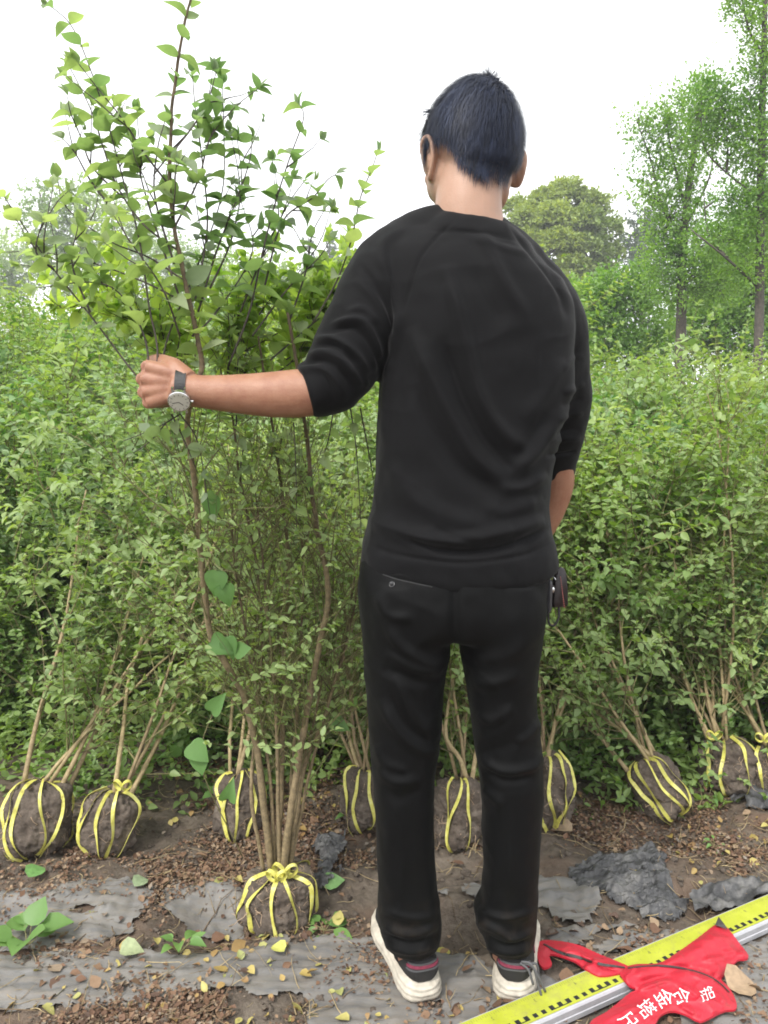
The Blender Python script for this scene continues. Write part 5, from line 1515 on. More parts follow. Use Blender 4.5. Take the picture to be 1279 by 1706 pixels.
# ------------------------------------------------------------------ measuring staff
za = 0.034
pa, pb, pc = on_ground(1279, 1488, za), on_ground(757, 1706, za), on_ground(1279, 1530, za)
sdv = norm(pa - pb); sdv[2] = 0; sdv = norm(sdv)
sw = np.array((sdv[1], -sdv[0], 0))                                 # towards the camera
width = (pc - pa) @ sw
STF = thing('measuring_staff', 'yellow faced aluminium measuring staff with black graduation lying across the ground', 'measuring staff', on_ground(1000, 1610))
base = pb - sdv * 0.14; LEN = float(np.linalg.norm(pa - pb)) + 0.62
M['alu'] = plain('brushed_aluminium', (0.42, 0.42, 0.44), 0.42, 0.25, 0.12, 30, 0.0004, 500)
m, n, l, p = mat('yellow_face')
t = noise_tex(n, l, 25, 4); t2 = noise_tex(n, l, 220, 3)
c = ramp_of(n, l, t.outputs[0], [(.3, (.34, .37, .03)), (.7, (.42, .45, .05))])
c = mixc(n, l, ramp_of(n, l, t2.outputs[0], [(.58, (0, 0, 0)), (.70, (.6, .6, .6))]), c, (.26, .23, .09))
t5 = noise_tex(n, l, 9, 5, .7); c = mixc(n, l, ramp_of(n, l, t5.outputs[0], [(.55, (0, 0, 0)), (.72, (.45, .45, .45))]), c, (.22, .19, .10))
l.new(c, p.inputs['Base Color']); p.inputs['Roughness'].default_value = .35
M['yellow_face'] = m
def stf(u, v, z):
    """u along, v across (0 far edge .. width near edge)"""
    return base + sdv * u + sw * v + np.array((0, 0, z - za))
prof = [(0, .002), (0, za - .0035), (.0012, za - .0015), (.0035, za - .0015), (.0035, za - .0022), (width - .0005, za - .0022), (width + .002, za - .003), (width + .0045, za - .007), (width + .0045, za - .019), (width + .0062, za - .020), (width + .0062, .004), (width + .004, .002)]
w = MB(); w.add(*loft([np.array([stf(u, v, z) for v, z in prof]) for u in (0, LEN)])); w.build('rail', M['alu'], STF, False)
w = MB()
w.add(*loft([np.array([stf(u, v, z) for v, z in [(.0036, za - .0018), (.0036, za - .0006), (width - .001, za - .0006), (width - .001, za - .0018)]]) for u in (.0, LEN)])); w.build('scale_face', M['yellow_face'], STF, False)
M['ink'] = plain('black_ink', (.012, .012, .012), .5, 0, .2)
M['ink_faint'] = plain('faint_ink', (.16, .17, .05), .5, 0, .2)
M['ink_red'] = plain('red_ink', (.5, .12, .05), .5, 0, .2)
def rect(w, u0, u1, v0, v1, z=za - .0002):
    w.add(np.array([stf(u0, v0, z), stf(u1, v0, z), stf(u1, v1, z), stf(u0, v1, z)]), np.array([[0, 1, 2, 3]]))
w = MB(); wf = MB()
vn = width - .0055
for dm in range(-1, int(LEN / .1) + 1):
    u0 = dm * .1 + .023
    for k in (0, 2, 4):
        if u0 + k * .01 > 0 and u0 + k * .01 + .01 < LEN: rect(w, u0 + k * .01, u0 + k * .01 + .01, vn - .0115, vn)
    for k in (1, 3):
        if u0 + k * .01 > 0 and u0 + k * .01 + .01 < LEN: rect(w, u0 + k * .01, u0 + k * .01 + .01, vn - .0022, vn)
    for k in (6, 8):
        if u0 + k * .01 > 0 and u0 + k * .01 + .01 < LEN: rect(w, u0 + k * .01 , u0 + k * .01 + .0095, vn - .0095, vn)
for k in range(int(LEN / .005)):
    rect(wf, k * .005 + .001, k * .005 + .0017, .0075, .0075 + (.007 if k % 2 == 0 else .0045))
w.build('graduation', M['ink'], STF, False); wf.build('fine_scale', M['ink_faint'], STF, False)
def text_mesh(body, size):
    cu = bpy.data.curves.new('t', 'FONT'); cu.body = body; cu.size = size; cu.align_x = 'CENTER'; cu.align_y = 'CENTER'; cu.resolution_u = 3
    o = bpy.data.objects.new('t', cu); C.objects.link(o)
    dg = bpy.context.evaluated_depsgraph_get(); dg.update()
    me = bpy.data.meshes.new_from_object(o.evaluated_get(dg))
    V = np.array([v.co[:] for v in me.vertices]).reshape(-1, 3); Fs = [tuple(p.vertices) for p in me.polygons]
    bpy.data.objects.remove(o); bpy.data.curves.remove(cu); bpy.data.meshes.remove(me)
    return V, Fs
def poly_add(mb, V, Fs):
    by = {}
    for f in Fs: by.setdefault(len(f), []).append(f)
    mb.add(V, [np.array(v) for v in by.values()])
w = MB()
for dm in range(1, int(LEN / .1) + 1):
    V, Fs = text_mesh(str(dm % 10), .012)
    if len(V):
        poly_add(w, np.array([stf(dm * .1 + .023 - .012 - a_, .0215 - b_ , za - .0002) for a_, b_, _ in V]), Fs)
w.build('numerals', M['ink_faint'], STF, False)

# ------------------------------------------------------------------ red cloth bag of the staff
BG = thing('red_bag', 'crumpled red cloth bag with zipper and white characters, draped over the staff', 'bag', on_ground(1120, 1640))
m, n, l, p = mat('red_nylon')
t = noise_tex(n, l, 12, 4); t2 = noise_tex(n, l, 900, 2)
l.new(ramp_of(n, l, t.outputs[0], [(.3, (.36, .006, .019)), (.7, (.45, .009, .027))]), p.inputs['Base Color'])
prev = p.inputs['Base Color'].links[0].from_socket; t4 = noise_tex(n, l, 30, 6, .75)
l.new(mixc(n, l, ramp_of(n, l, t4.outputs[0], [(.56, (0, 0, 0)), (.72, (.5, .5, .5))]), prev, (.16, .05, .035)), p.inputs['Base Color'])
p.inputs['Roughness'].default_value = .55; p.inputs['Sheen Weight'].default_value = .04
bump(n, l, p, t2.outputs[0], .0006, .3)
M['red'] = m
def staff_h(xy):
    v = (xy - base[:2]) @ sw[:2]
    return za * smooth(-.035, .0, v) * (1 - smooth(width + .004, width + .05, v))
def inside(x, y, poly):
    poly = np.asarray(poly); r = np.zeros(len(x), bool); j = len(poly) - 1
    for i in range(len(poly)):
        xi, yi = poly[i]; xj, yj = poly[j]
        c = ((yi > y) != (yj > y)) & (x < (xj - xi) * (y - yi) / (yj - yi + 1e-12) + xi)
        r ^= c; j = i
    return r
def edge_d(x, y, poly):
    return poly_dist(x, y, np.concatenate([poly, poly[:1]]))[0]
def drape(poly, ridges, puff=.010, seed=0, step=1.7, lift=.003, sm=26):
    """cloth patch: outline laid out on the ground, height from what lies below plus folds"""
    P0 = spline(np.array(list(poly) + [poly[0]], float), len(poly) * 6)[:-1]
    k = 260
    n_r, = (46,)
    c = P0.mean(0)
    lo, hi = P0.min(0), P0.max(0)
    gx_, gy_ = np.meshgrid(np.arange(lo[0], hi[0], step), np.arange(lo[1], hi[1], step))
    x, y = gx_.ravel(), gy_.ravel()
    ins = inside(x, y, P0)
    nx_ = gx_.shape[1]
    ids = np.full(len(x), -1)
    # keep cells whose corners are inside; snap the border ring to the outline
    nb = ins.reshape(gx_.shape)
    grow = nb.copy()
    grow[1:] |= nb[:-1]; grow[:-1] |= nb[1:]; grow[:, 1:] |= nb[:, :-1]; grow[:, :-1] |= nb[:, 1:]
    use = grow.ravel(); ids[use] = np.arange(use.sum())
    x, y = x[use], y[use]; out = ~ins[use]
    B = np.concatenate([P0, P0[:1]]); B = np.stack([np.interp(np.linspace(0, len(B) - 1, 1500), np.arange(len(B)), B[:, i]) for i in (0, 1)], -1)
    for i in np.where(out)[0]:
        j = np.argmin((B[:, 0] - x[i]) ** 2 + (B[:, 1] - y[i]) ** 2); x[i], y[i] = B[j]
    I = ids.reshape(gx_.shape)
    q = np.stack([I[:-1, :-1], I[1:, :-1], I[1:, 1:], I[:-1, 1:]], -1).reshape(-1, 4)
    q = q[np.all(q >= 0, axis=1)]
    d = edge_d(x, y, P0)
    hgt = lift + puff * (1 - np.exp(-d / sm)) 
    for pts, wd_, amp in ridges:
        dd, tt = poly_dist(x, y, spline(np.array(pts, float), 20))
        hgt += amp * 1e-3 * np.exp(-(dd / wd_) ** 2) * np.clip(np.minimum(tt, 1 - tt) * 5, 0, 1)
    z = np.full(len(x), .03)
    for _ in range(12):
        P = np.array([on_ground(a_, b_, c_) for a_, b_, c_ in zip(x, y, z)])
        w_ = np.stack([P[:, 0], P[:, 1], 0 * z], -1)
        z = z * .5 + .5 * (np.maximum(staff_h(P[:, :2]), 0.020) + hgt + (.0020 * fbm(w_ * 38, 3, seed) + .0042 * (1 - np.abs(fbm(w_ * np.array((17, 26, 1)) + seed, 2, seed + 2))) ** 4) * np.minimum(1, d / 6))
    V = np.array([on_ground(a_, b_, c_) for a_, b_, c_ in zip(x, y, z)])
    return V, q, x, y
def bag_piece(name, poly, ridges, puff, seed):
    V, q, x, y = drape(poly, ridges, puff, seed)
    mb = MB(); mb.add(V, q)
    U = V.copy(); U[:, 2] = np.maximum(U[:, 2] - .0045, np.minimum(U[:, 2] - .0012, .003)); mb.add(U, q[:, ::-1])
    E = {}
    for f in q:
        for i in range(4):
            a_, b_ = int(f[i]), int(f[(i + 1) % 4])
            if (b_, a_) in E: del E[(b_, a_)]
            else: E[(a_, b_)] = 1
    k = len(V); s_ = np.array([(b_, a_, a_ + k, b_ + k) for a_, b_ in E])
    W_ = np.concatenate([V, U]); mb.add(W_, s_)
    o = mb.build(name, M['red'], BG)
    return o, bvh_of(V, q)
oL, bL = bag_piece('neck_flap', [(893, 1576), (897, 1569), (915, 1566), (960, 1573), (1000, 1590), (1046, 1609), (1052, 1618), (1030, 1622), (1000, 1626), (975, 1614), (955, 1600), (925, 1590), (915, 1592), (919, 1607), (904, 1612), (896, 1598)],
                   [([(905, 1572), (950, 1585), (1000, 1603), (1045, 1613)], 6, 5), ([(960, 1592), (1000, 1610), (1030, 1617)], 3, -4)], .008, 3)
oU, bU = bag_piece('bag_panel', [(1036, 1612), (1060, 1606), (1098, 1604), (1130, 1585), (1165, 1560), (1190, 1541), (1203, 1539), (1214, 1548), (1231, 1570), (1247, 1592), (1240, 1598), (1228, 1600), (1206, 1625), (1202, 1632), (1212, 1642), (1224, 1662), (1226, 1680), (1205, 1684), (1172, 1700), (1160, 1699), (1138, 1688), (1118, 1684), (1100, 1692), (1085, 1716), (1060, 1740), (985, 1728), (984, 1702), (1012, 1684), (1046, 1656), (1060, 1648), (1046, 1640), (1032, 1622)],
                   [([(1042, 1618), (1080, 1622), (1130, 1628), (1165, 1618)], 10, 6), ([(1046, 1652), (1080, 1643), (1115, 1633), (1150, 1650), (1180, 1672)], 5, 7), ([(1060, 1640), (1100, 1628), (1140, 1640)], 5, -6), ([(1100, 1606), (1140, 1612), (1180, 1622), (1210, 1645)], 4, -5),
                    ([(1110, 1598), (1160, 1600), (1225, 1592)], 8, 4), ([(1150, 1608), (1200, 1600), (1235, 1580)], 5, -3), ([(1170, 1640), (1195, 1655), (1210, 1675)], 5, 5), ([(1180, 1560), (1150, 1590), (1100, 1610)], 10, 3), ([(1206, 1622), (1180, 1632), (1150, 1622)], 4, 4), ([(1130, 1672), (1160, 1690)], 4, 4), ([(1000, 1705), (1050, 1680), (1090, 1668)], 6, 5), ([(1120, 1650), (1100, 1680), (1060, 1720)], 6, -3)], .012, 8)
M['zip'] = plain('zipper_tape', (.035, .028, .028), .6, 0, .2, 80, .001, 600)
for pts, tr_, wd_ in (([(906, 1574), (930, 1586), (960, 1594), (1000, 1606), (1040, 1613)], bL, .0030), ([(1046, 1614), (1085, 1610), (1115, 1611), (1150, 1617), (1180, 1627), (1200, 1640), (1214, 1654)], bU, .0022)):
    q = spline(np.array(pts, float), 30)
    PN = [hit(tr_, a_, b_, .0015) if tr_.ray_cast(Vector((0, 0, CAM_Z)), (Vector(at(a_, b_, 1.)) - Vector((0, 0, CAM_Z))).normalized())[0] is not None else None for a_, b_ in q]
    PN = [z_ for z_ in PN if z_ is not None]
    P = lap_line(np.array([z_[0] for z_ in PN]), 2); Nn = norm(np.array([z_[1] for z_ in PN])); Nn *= np.sign(Nn[:, 2:3])
    S = norm(np.cross(np.gradient(P, axis=0), Nn))
    ribbon(P, S, Nn, wd_ * np.sin(np.linspace(.3, 2.9, len(P))) ** .5, .0008, 'zipper', M['zip'], BG)
w = MB(); q = [(1191, 1541, 0), (1197, 1527, .006), (1207, 1540, .004), (1212, 1548, 0)]
w.add(np.array([on_ground(a_, b_, za + .012 + c_) for a_, b_, c_ in q] + [on_ground(a_, b_, za + .010 + c_) for a_, b_, c_ in q]), np.array([[0, 1, 2, 3], [7, 6, 5, 4], [0, 4, 5, 1], [1, 5, 6, 2], [2, 6, 7, 3], [3, 7, 4, 0]]))
w.build('lining_flap', M['zip'], BG, False)
# white characters printed along the panel
M['print'] = plain('white_print', (.78, .74, .74), .6, 0, .08)
w = MB()
rd = [(1183, 1652), (1148, 1667), (1130, 1657), (1106, 1663), (1076, 1681), (1044, 1702)]
for ch, cx_, cy_, sz, ang in (('铝', 1178, 1656, 25, -70), ('合', 1136, 1660, 30, -62), ('金', 1107, 1663, 31, -58), ('塔', 1077, 1681, 31, -50), ('尺', 1046, 1702, 31, -50)):
    V, Fs = text_mesh(ch, sz)
    if len(V) == 0: continue
    V = V - (V.min(0) + V.max(0)) / 2
    ang_ = R(ang); ca, sa = math.cos(ang_), math.sin(ang_)
    W_ = []
    for a_, b_, _ in V:
        px_, py_ = cx_ + (a_ * ca - b_ * sa), cy_ - (a_ * sa + b_ * ca)
        o_ = Vector((0, 0, CAM_Z)); d_ = (Vector(at(px_, py_, 1.0)) - o_).normalized()
        r = bU.ray_cast(o_, d_)
        W_.append(np.array(r[0]) + np.array((0, 0, .0012)) if r[0] is not None else on_ground(px_, py_, .03))
    poly_add(w, np.array(W_), Fs)
w.build('printed_characters', M['print'], BG, False)

# ------------------------------------------------------------------ torn grey mulch film
m, n, l, p = mat('dusty_film')
mp = n.new('ShaderNodeMapping'); mp.inputs['Scale'].default_value = (.35, 1.6, 1); gg = n.new('ShaderNodeNewGeometry'); l.new(gg.outputs['Position'], mp.inputs[0])
t = noise_tex(n, l, 8, 6, .7, mp.outputs[0]); t2 = noise_tex(n, l, 45, 6, .8, mp.outputs[0])
c = ramp_of(n, l, t.outputs[0], [(.3, (.085, .085, .088)), (.5, (.15, .146, .142)), (.68, (.20, .193, .182))])
c = mixc(n, l, ramp_of(n, l, t2.outputs[0], [(.40, (0, 0, 0)), (.64, (.9, .9, .9))]), c, (.175, .155, .13))
l.new(c, p.inputs['Base Color']); p.inputs['Roughness'].default_value = .62
bump(n, l, p, t2.outputs[0], .004, .45)
M['film'] = m
m, n, l, p = mat('crumpled_film')
t = noise_tex(n, l, 14, 5, .7); t2 = noise_tex(n, l, 70, 4, .7)
l.new(ramp_of(n, l, t.outputs[0], [(.3, (.016, .016, .017)), (.5, (.05, .05, .052)), (.7, (.15, .145, .138))]), p.inputs['Base Color']); p.inputs['Roughness'].default_value = .45
bump(n, l, p, t2.outputs[0], .004, .6)
M['film_dark'] = m
def film(name, poly, label, mt='film', seed=0, step=.0065, hgt=.004, wr=.0035, curl=.004, tear=.35, crumple=0.0):
    Pw = np.array([on_ground(*q)[:2] for q in poly])
    Pw = spline(np.concatenate([Pw, Pw[:1]]), len(Pw) * 6)[:-1]
    lo, hi = Pw.min(0), Pw.max(0)
    gx_, gy_ = np.meshgrid(np.arange(lo[0], hi[0], step), np.arange(lo[1], hi[1], step))
    x, y = gx_.ravel(), gy_.ravel()
    jx = x + step * .35 * vnoise(np.stack([x, y, 0 * x], -1) * 90, 1); jy = y + step * .35 * vnoise(np.stack([x, y, 0 * x], -1) * 90, 2)
    x, y = jx, jy
    p3 = np.stack([x, y, np.full_like(x, seed * 1.7)], -1)
    e = edge_d(x, y, Pw) * np.where(inside(x, y, Pw), 1, -1)
    e = e + .022 * fbm(p3 * 16, 4, seed, .6)
    holes = fbm(p3 * np.array((7, 13, 1)), 4, seed + 5, .6)
    use = (e > 0) & (holes < .55 + (1 - tear))
    dist = np.minimum(e, np.maximum(0, (.55 + 1 - tear - holes)) * .12)
    rid = 1 - np.abs(fbm(p3 * np.array((13, 30, 1)), 3, seed + 2))
    rid2 = 1 - np.abs(fbm(p3 * np.array((38, 38, 1)), 3, seed + 3))
    z = gh(x, y) + .006 * (1 - np.abs(fbm(p3 * np.array((4, 42, 1)), 3, seed + 6))) ** 2.5 + hgt + wr * rid ** 3 + wr * .4 * rid2 ** 2 + curl * np.exp(-dist / .012) * np.maximum(0, vnoise(p3 * 11, seed + 8) + .1)
    z -= .012 * np.exp(-np.maximum(dist, 0) / .010) * (vnoise(p3 * 9, seed + 9) > -.35)
    if crumple:
        env = 1 - np.exp(-np.maximum(e, 0) / .05)
        z += crumple * env * (.75 * np.abs(1 - 1.6 * np.abs(fbm(p3 * np.array((8, 9, 1)), 2, seed + 4))) + .30 * (1 - np.abs(fbm(p3 * np.array((17, 23, 1)), 2, seed + 14))) ** 2 + .16 * (1 - np.abs(fbm(p3 * np.array((46, 40, 1)), 2, seed + 24))) ** 2 - .2)
    ids = np.full(len(x), -1); ids[use] = np.arange(use.sum()); I = ids.reshape(gx_.shape)
    q = np.stack([I[:-1, :-1], I[:-1, 1:], I[1:, 1:], I[1:, :-1]], -1).reshape(-1, 4); q = q[np.all(q >= 0, axis=1)]
    V = np.stack([x, y, z], -1)[use]
    o = thing(name, label, 'plastic sheet', (V[:, 0].mean(), V[:, 1].mean(), 0), 'torn plastic mulch sheets')
    mb = MB(); mb.add(V, q)
    f_ = mb.build('film', M[mt], o, not crumple)
    return o
film('plastic_sheet', [(-120, 1585), (120, 1590), (330, 1580), (480, 1560), (600, 1562), (660, 1590), (640, 1640), (560, 1668), (420, 1660), (250, 1668), (60, 1690), (-140, 1700)], 'long grey dusty plastic sheet along the bottom left of the ground', seed=1, tear=.06)
film('plastic_sheet', [(560, 1580), (640, 1560), (800, 1600), (960, 1650), (900, 1720), (700, 1740), (560, 1730), (500, 1690)], 'grey muddy plastic sheet trodden under the man\'s shoes', seed=2, tear=.2)
film('plastic_sheet', [(-60, 1490), (60, 1480), (180, 1462), (260, 1480), (240, 1530), (170, 1570), (20, 1585), (-70, 1560)], 'pale grey plastic scrap in front of the two left root balls', seed=3, tear=.4)
film('plastic_sheet', [(270, 1480), (330, 1462), (408, 1452), (412, 1495), (400, 1530), (330, 1532), (270, 1520)], 'pale grey plastic scrap left of the held shrub\'s root ball', seed=4, tear=.35)
film('plastic_sheet', [(690, 1485), (760, 1478), (830, 1475), (840, 1500), (770, 1505), (700, 1508)], 'narrow pale plastic strip seen between the man\'s legs', seed=5, tear=.2, hgt=.012)
film('plastic_sheet', [(890, 1462), (960, 1455), (990, 1480), (1000, 1520), (960, 1540), (900, 1520), (880, 1490)], 'smooth grey plastic scrap right of the man\'s right leg', seed=6, tear=.3, hgt=.01)
film('plastic_sheet', [(890, 1560), (1000, 1545), (1080, 1540), (1140, 1560), (1060, 1590), (960, 1600), (900, 1590)], 'muddy grey plastic scrap beside the far edge of the staff', seed=7, tear=.45)
film('plastic_sheet', [(1180, 1600), (1290, 1560), (1400, 1560), (1400, 1760), (1200, 1760), (1130, 1720)], 'grey plastic sheet under the red bag at the lower right corner', seed=8, tear=.35)
film('plastic_sheet', [(1150, 1478), (1230, 1470), (1290, 1480), (1280, 1500), (1210, 1505), (1160, 1500)], 'dark plastic scrap behind the staff near the right edge', 'film_dark', seed=9, tear=.3, hgt=.012, wr=.016)
film('plastic_sheet', [(1225, 1325), (1290, 1300), (1320, 1320), (1300, 1350), (1230, 1345)], 'dark crinkled plastic beside the rightmost root balls', 'film_dark', seed=10, tear=.3, hgt=.01, wr=.02)
film('plastic_sheet', [(940, 1450), (1000, 1425), (1060, 1408), (1095, 1405), (1112, 1430), (1120, 1470), (1150, 1500), (1130, 1530), (1085, 1540), (1050, 1525), (1010, 1505), (960, 1480)], 'crumpled dark plastic sheet heaped behind the staff', 'film_dark', seed=11, tear=.12, hgt=.008, wr=.010, step=.0035, crumple=.024)
film('plastic_sheet', [(520, 1400), (550, 1385), (580, 1395), (570, 1440), (550, 1480), (525, 1470)], 'small grey plastic rag right of the held shrub\'s stems', 'film_dark', seed=12, tear=.2, hgt=.012, wr=.02, step=.0045, crumple=.03)

# ------------------------------------------------------------------ fallen leaves and crumbs
def lit_mat(name, stops, rough=.8):
    m, n, l, p = mat(name)
    a = n.new('ShaderNodeAttribute'); a.attribute_name = 'rnd'
    t = noise_tex(n, l, 120, 3)
    c = mixc(n, l, .35, ramp_of(n, l, a.outputs['Fac'], stops), ramp_of(n, l, t.outputs[0], [(.3, (.5, .45, .4)), (.7, (1, 1, 1))]), 'MULTIPLY')
    l.new(c, p.inputs['Base Color']); p.inputs['Roughness'].default_value = rough
    return m
M['litter'] = lit_mat('dry_leaf', [(0, (.08, .048, .034)), (.35, (.15, .08, .046)), (.65, (.21, .13, .076)), (.85, (.28, .20, .125)), (1, (.19, .165, .14))])
M['fallen'] = lit_mat('yellow_leaf', [(0, (.24, .14, .06)), (.4, (.36, .26, .08)), (.75, (.40, .35, .11)), (1, (.25, .28, .10))], .6)
def scatter(n_, size, T, patches, bare, seed, up=.0):
    x = RNG.uniform(-1.05, 1.3, n_ * 5); y = 1.22 + (2.75 - 1.22) * RNG.random(n_ * 5) ** 1.25
    p3 = np.stack([x, y, 0 * x + seed], -1)
    dn = fbm(p3 * 3.3, 3, seed) + .5 * fbm(p3 * 11, 2, seed + 3)
    for px_, py_, r_, w_ in patches:
        q = on_ground(px_, py_); dn += w_ * np.exp(-(((x - q[0]) / r_) ** 2 + ((y - q[1]) / (r_ * .6)) ** 2))
    k = np.argsort(-(dn + RNG.normal(0, bare, len(x))))[:n_]
    x, y = x[k], y[k]
    z = gh(x, y) + RNG.uniform(.002, .014, n_) + up
    a = RNG.uniform(0, 6.28, n_)
    D = np.stack([np.cos(a), np.sin(a), RNG.normal(0, .45, n_)], -1)
    N = np.stack([RNG.normal(0, .4, n_), RNG.normal(0, .4, n_), np.ones(n_)], -1)
    mb = MB(); add_leaves(mb, np.stack([x, y, z], -1), D, N, size * np.clip(RNG.lognormal(-.1, .42, n_), .35, 2.3), T, None, 1.25)
    return mb
PB = [(350, 1450, .22, 1.2), (560, 1370, .2, .9), (1180, 1420, .25, 1.3), (1000, 1350, .15, .8), (700, 1400, .15, .8), (130, 1600, .1, .8), (250, 1680, .18, 1.3), (900, 1690, .1, .6)]
PY = [(440, 1690, .16, 2.0), (520, 1660, .1, 1.2), (600, 1620, .08, 1.0), (700, 1420, .12, 1.0), (980, 1330, .12, .8), (1180, 1430, .2, .9), (950, 1560, .08, .8), (120, 1650, .12, .8), (560, 1700, .1, 1.5), (840, 1680, .07, .8)]
tag(scatter(46000, .0088, T_LO, PB, .28, 3).build('leaf_litter', M['litter']), 'brown crumbled dry leaf litter covering the soil', 'leaf litter', kind='stuff')
tag(scatter(900, .019, T_MID, PB, .6, 13, .002).build('dry_leaves', M['litter']), 'brown curled whole dry leaves scattered on the soil', 'dry leaves', kind='stuff')
tag(scatter(480, .018, T_MID, PY, .5, 23, .004).build('fallen_leaves', M['fallen']), 'yellow fallen leaves strewn over plastic sheets and soil', 'fallen leaves', kind='stuff')
# soil crumbs
mb = MB(); nC = 2600
x = RNG.uniform(-1.0, 1.3, nC); y = RNG.uniform(1.25, 2.6, nC)
Vs_, Fs_ = ellipsoid((0, 0, 0), (1, 1, .7), 7, 5)
for i in range(nC):
    r_ = .002 + .009 * RNG.random() ** 4
    V = Vs_ * r_ * (1 + .3 * RNG.normal(0, 1, (len(Vs_), 1))) + np.array((x[i], y[i], 0)); V[:, 2] += float(gh(np.array([x[i]]), np.array([y[i]]))[0]) + r_ * .3
    mb.add(V, Fs_)
tag(mb.build('soil_crumbs', M['root_soil']), 'small loose clods of brown soil on the ground', 'soil', kind='stuff')
# dry twigs and straw
mb = MB()
for i in range(1700):
    x_, y_ = RNG.uniform(-1.0, 1.3), RNG.uniform(1.3, 2.6)
    a = RNG.uniform(0, 6.28); P = wander((x_, y_, 0), (math.cos(a), math.sin(a), 0), RNG.uniform(.012, .05) if i % 4 else RNG.uniform(.04, .16), 6, .22)
    P[:, 2] = gh(P[:, 0], P[:, 1]) + RNG.uniform(.003, .012) + np.linspace(0, RNG.uniform(-.002, .02), 6)
    mb.add(*tube(P, np.linspace(.0013, .0006, 6) * RNG.uniform(.5, 1.3), 4), a=RNG.uniform(0, 1))
tag(mb.build('dry_twigs', M['bark_tan']), 'thin dry twigs and straw scattered on the soil', 'twigs', kind='stuff')
# a few single large leaves
T_BIG = _tmpl([(.06, .25, 0), (.3, .42, -.02), (.58, .36, -.05), (.82, .16, -.10)])
for nm, x_, y_, ln_, a, col_, lab in [('fallen_leaf', 1236, 1652, .07, .3, (.30, .21, .13), 'large tan leaf lying right of the red bag'), ('fallen_leaf', 935, 1386, .06, 2.8, (.27, .20, .13), 'large tan leaf below the ball beside the man\'s right leg'),
                                      ('fallen_leaf', 62, 1462, .055, 1.2, (.12, .25, .07), 'fresh green leaf in front of the leftmost root ball'), ('fallen_leaf', 236, 1478, .045, 1.0, (.22, .28, .16), 'pale green leaf below the knotted root ball'),
                                      ('fallen_leaf', 220, 1592, .05, .1, (.26, .30, .16), 'pale green leaf on the long bottom plastic sheet'), ('fallen_leaf', 555, 1474, .06, .2, (.11, .21, .07), 'green leaf right of the held shrub\'s root ball'),
                                      ('fallen_leaf', 462, 1592, .04, 2.5, (.42, .42, .10), 'yellow green leaf in front of the held shrub\'s root ball'), ('fallen_leaf', 738, 1552, .035, 1.6, (.42, .38, .08), 'small yellow leaf between the man\'s shoes')]:
    q = on_ground(x_, y_); z_ = float(gh(np.array([q[0]]), np.array([q[1]]))[0]) + .018
    mb = MB(); add_leaves(mb, [(q[0] - math.cos(a) * ln_ / 2, q[1] - math.sin(a) * ln_ / 2, z_)], [(math.cos(a), math.sin(a), .08)], [(.15, -.3, 1)], [ln_], T_BIG, np.array([.5]), 1.0)
    tag(mb.build(nm, plain('leaf_blade', col_, .65, 0, .2, 90)), lab, 'leaf')
# ------------------------------------------------------------------ weeds
def weed(px_, py_, h, nl, ln_, lab, spread=.9, broad=True, tall=False):
    q = on_ground(px_, py_); q[2] = float(gh(q[:1], q[1:2])[0]) + .004
    o = thing('weed', lab, 'weed', q)
    lb, sb = MB(), MB()
    for k in range(nl):
        a = k * 2.4 + RNG.uniform(0, .5); tl = RNG.uniform(.3, 1) * spread
        d = np.array((math.cos(a) * tl, math.sin(a) * tl, 1.0))
        P = wander(q, d, h * RNG.uniform(.5, 1), 5, .1, 0, .3)
        sb.add(*tube(P, np.linspace(.0014, .0007, 5), 4), a=.8)
        if tall:
            acc_ = []; pair_leaves(acc_, P, .1, .012, ln_); flush(lb, acc_, T_MID)
        else:
            D_ = norm(P[-1] - P[-2] + np.array((0, 0, -.002)))
            add_leaves(lb, [P[-1]], [D_ + np.array((math.cos(a) * .5, math.sin(a) * .5, -.1))], [(0, -.2, 1)], [ln_ * RNG.uniform(.7, 1.2)], T_BIG if broad else T_HI, np.array([RNG.random()]))
    sb.build('stems', M['twig_green'], o); lb.build('foliage', M['leaf_weed'], o)
weed(45, 1580, .05, 9, .055, 'bright green broad leaved weed at the left edge of the ground')
weed(298, 1588, .05, 8, .038, 'small green weed sprouting left of the held shrub\'s root ball', broad=False)
weed(540, 1550, .03, 9, .05, 'low green weed right of the held shrub\'s root ball', 2.2, False)
weed(915, 1240, .22, 9, .022, 'upright light green weed beside the man\'s right knee', .35, tall=True)
weed(660, 1170, .2, 7, .02, 'light green weed behind the man\'s left knee', .4, tall=True)
weed(1180, 1330, .04, 8, .022, 'tiny green weed patch in front of the rightmost root balls', 1.5, False)
weed(1190, 1412, .025, 10, .018, 'tiny green weed on the reddish litter behind the staff', 1.8, False)
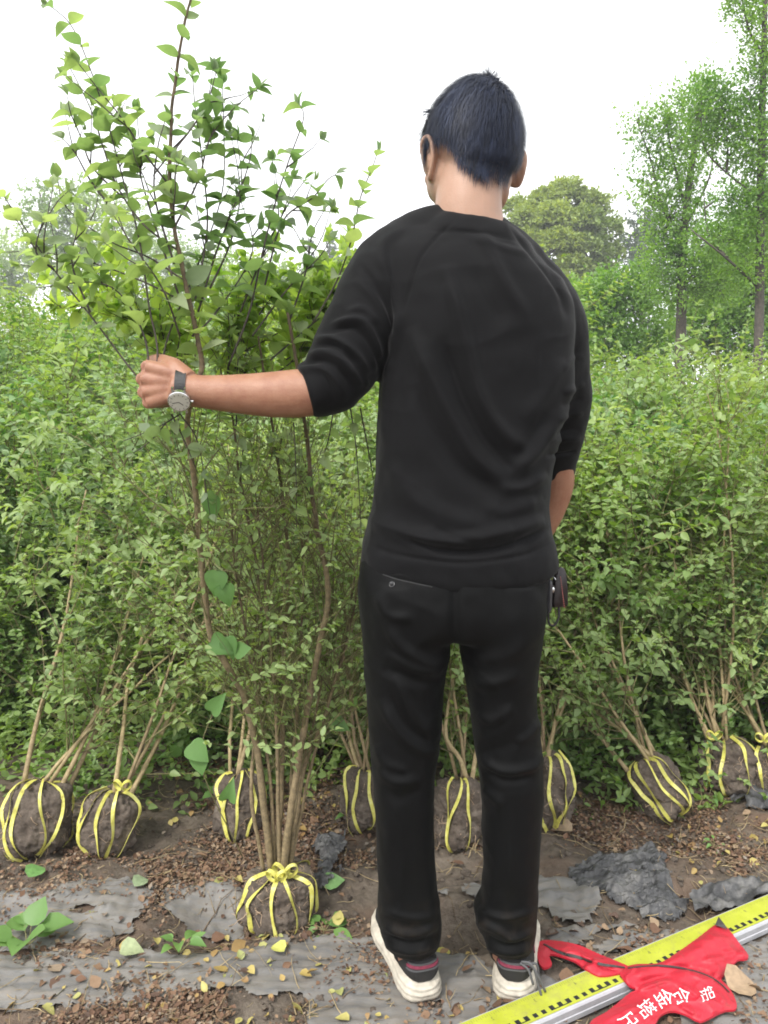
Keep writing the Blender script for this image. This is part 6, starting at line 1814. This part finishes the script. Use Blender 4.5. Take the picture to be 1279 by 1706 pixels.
weed(310, 1290, .09, 8, .05, 'broad leaved weed between the knotted ball and the held shrub', 1.0)
weed(575, 1260, .09, 8, .05, 'broad leaved weed left of the man\'s left knee', 1.0)
weed(720, 1235, .16, 7, .02, 'thin green weed seen between the man\'s knees', .4, tall=True)
# ------------------------------------------------------------------ low growth under the hedge
acc, mb = [], MB()
nU = 1500
sx_ = RNG.uniform(-1.7, 1.9, nU); sy_ = RNG.uniform(2.12, 3.0, nU)
for i in range(nU):
    k_ = smooth(2.1, 2.35, sy_[i] - .12 * vnoise(np.array([[sx_[i] * 3, 0, 0]]), 4)[0])
    if k_ < .05: continue
    P = wander((sx_[i], sy_[i], 0), RNG.normal(0, .5, 3) + np.array((0, 0, 1.)), RNG.uniform(.06, .34) * k_, 5, .2)
    pair_leaves(acc, P, .05, .026, .030, jit=.5)
flush(mb, acc, T_MID)
tag(mb.build('undergrowth', M['leaf_hedge']), 'low leafy undergrowth at the foot of the hedge behind the root balls', 'undergrowth', kind='stuff')
# ------------------------------------------------------------------ the hazy air
m = bpy.data.materials.new('haze'); m.use_nodes = True
n, l = m.node_tree.nodes, m.node_tree.links
n.remove(n['Principled BSDF'])
v = n.new('ShaderNodeVolumePrincipled')
v.inputs['Color'].default_value = (.95, .97, 1, 1); v.inputs['Density'].default_value = 0.0038; v.inputs['Anisotropy'].default_value = .2
l.new(v.outputs[0], n['Material Output'].inputs['Volume'])
bv, bf = box_verts((0, 25, 8.4), (55, 0, 0), (0, 45, 0), (0, 0, 9.6))
mb = MB(); mb.add(bv, bf)
tag(mb.build('haze', m, None, False), 'thin pale haze in the air', 'haze', kind='stuff')

weed(372, 1352, .10, 11, .034, 'leafy weed growing over the shaded ball behind the held shrub', .7)
weed(430, 1345, .12, 9, .026, 'fine leaved weed beside the shaded ball behind the held shrub', .5, tall=True)
weed(590, 1372, .07, 9, .03, 'small weed in front of the ball beside the man\'s left leg', .9, False)
weed(1010, 1262, .14, 9, .022, 'thin light green weed between the tall ball and the tilted ball', .5, tall=True)
